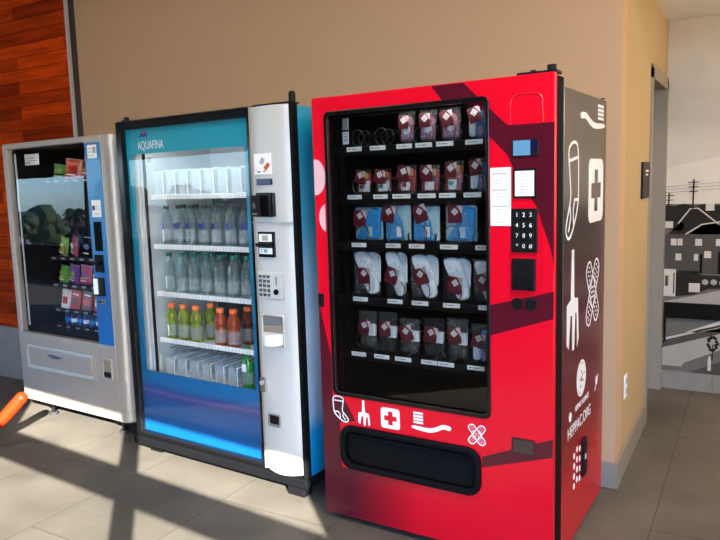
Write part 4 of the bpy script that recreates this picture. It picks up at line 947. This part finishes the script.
# control strip fittings
def lb_(a, b_, name, m, parent=snk, bev=.002): return MB().box(a, b_, bev).build(name, m, parent)
p = lb_((.885, -.0072, 1.665), (.968, -.0055, 1.742), 'notice', 'paper', bev=.0004)
MB().box((.935, -.008, 1.695), (.962, -.0073, 1.730)).box((.892, -.008, 1.70), (.925, -.0073, 1.704)).box((.892, -.008, 1.72), (.925, -.0073, 1.724)).box((.892, -.008, 1.68), (.95, -.0073, 1.683)).build('printing', 'grey_ink', p)
p = lb_((.888, -.0072, 1.325), (.970, -.0055, 1.425), 'notice', 'paper', bev=.0004); p['label'] = 'white notice with a small red square'
MB().box((.893, -.0082, 1.365), (.917, -.0073, 1.392)).build('red_square', 'card', p)
MB().box((.925, -.0082, 1.385), (.945, -.0073, 1.389)).box((.925, -.0082, 1.37), (.955, -.0073, 1.373)).box((.91, -.0082, 1.342), (.955, -.0073, 1.346)).build('printing', 'grey_ink', p)
lb_((.894, -.010, 1.125), (.962, -.0052, 1.298), 'keypad', 'matte_black')
q = lb_((.888, -.016, 1.0), (.962, -.0052, 1.105), 'bill_acceptor', 'gloss_black')
MB().box((.872, -.034, 1.045), (.935, -.0162, 1.065), .003).build('bill_mouth', 'black', q)
q = lb_((.868, -.016, .858), (.955, -.0052, .968), 'card_reader', 'gloss_black')
MB().box((.870, -.026, .868), (.905, -.0162, .962), .003).build('reader_screen', 'screen', q)
q = lb_((.885, -.012, .808), (.955, -.0052, .838), 'coin_slot_plate', 'chrome')
MB().box((.893, -.0135, .815), (.915, -.0122, .831)).box((.928, -.0135, .818), (.948, -.0122, .828)).build('coin_slot', 'black', q)
# delivery flap
MB().mesh(plate([[(.075, .502), (.800, .492), (.800, .312), (.075, .310)], [(.088, .490), (.788, .480), (.788, .326), (.088, .324)]], .012, .003), T(0, -.005, 0)).build('flap_frame', 'warm_silver', snk, True)
P = [[(.10+.675*i/8, -.004+.010*math.sin(PI*j/6)-.004*(j == 6), .330+.148*j/6) for i in range(9)] for j in range(7)]
MB().box((.089, -.0015, .325), (.787, .0, .479)).build('flap_gap', 'silver', snk)
fl = MB().mesh(plate([[(.118, .470), (.775, .462), (.775, .350), (.135, .348)]], .014, .005), T(0, -.009, 0)).build('delivery_flap', 'warm_silver', snk, True)
hd = MB().mesh(plate([smooth_loop([(.345, .452), (.50, .446), (.485, .428), (.43, .420), (.37, .428)], 4)], .014, .004), T(0, -.022, 0)).build('flap_handle', 'chrome', fl, True)
MB().box((.0, -.001, .548), (.998, .0, .553)).build('panel_seam', 'grey_ink', snk)
MB().box((.838, -.001, .10), (.842, .0, .548)).build('panel_seam', 'grey_ink', snk)
cr = MB().mesh(plate([rrect(.870, .345, .965, .476, .014), rrect(.880, .356, .955, .466, .008)], .016, .004), T(0, -.004, 0)).build('coin_return', 'warm_silver', snk, True)
MB().box((.881, -.002, .357), (.954, -.0004, .465)).build('coin_return_cup', 'grey_paint', cr)
MB().box((.886, -.010, .362), (.950, -.0022, .392), .003).build('coin_return_lip', 'black', cr)
MB().box((.90, -.0015, .20), (.96, -.0002, .206)).box((.925, -.0015, .17), (.96, -.0002, .175)).build('printing', 'grey_ink', snk)
for x, y in ((.231, .05), (.95, .05), (.231, .38), (.95, .38)):
    ft = MB().box((x-.05, y-.02, .068), (x+.05, y+.04, .094), .004).cyl((x, y+.01, .02), (x, y+.01, .068), .012).build('foot', 'black', snk)
    MB().cyl((x, y+.01, 0), (x, y+.01, .02), .032, .028).build('foot_pad', 'rubber', ft, True)

# ------------------------------------------------------------------ orange tube at the left edge
t = thing('orange_tube', 'thick orange tube with a rounded end at the left edge before the snack machine', 'tube', (-2.41, -1.05, 0))
pts = [(-.62, -.48, .0), (-.55, -.42, .04), (-.10, -.05, .10), (0, .02, .17), (.095, .10, .30)]
sm = []
for i in range(len(pts)-1):
    for k in range(6):
        a = k/6; sm.append(tuple(pts[i][q]*(1-a)+pts[i+1][q]*a for q in range(3)))
sm.append(pts[-1])
for _ in range(4): sm = [sm[0]]+[tuple((sm[i-1][q]+2*sm[i][q]+sm[i+1][q])/4 for q in range(3)) for i in range(1, len(sm)-1)]+[sm[-1]]
mb = MB().tube(sm, .036, 14)
b = bmesh.new(); bmesh.ops.create_uvsphere(b, u_segments=14, v_segments=8, radius=.036); mb.merge(b, T(*sm[-1]))
mb.build('tube_body', 'orange_tube', t, True)
MB().cyl((-.62, -.48, 0), (-.62, -.48, .012), .06, n=20).build('floor_flange', 'rubber', t)
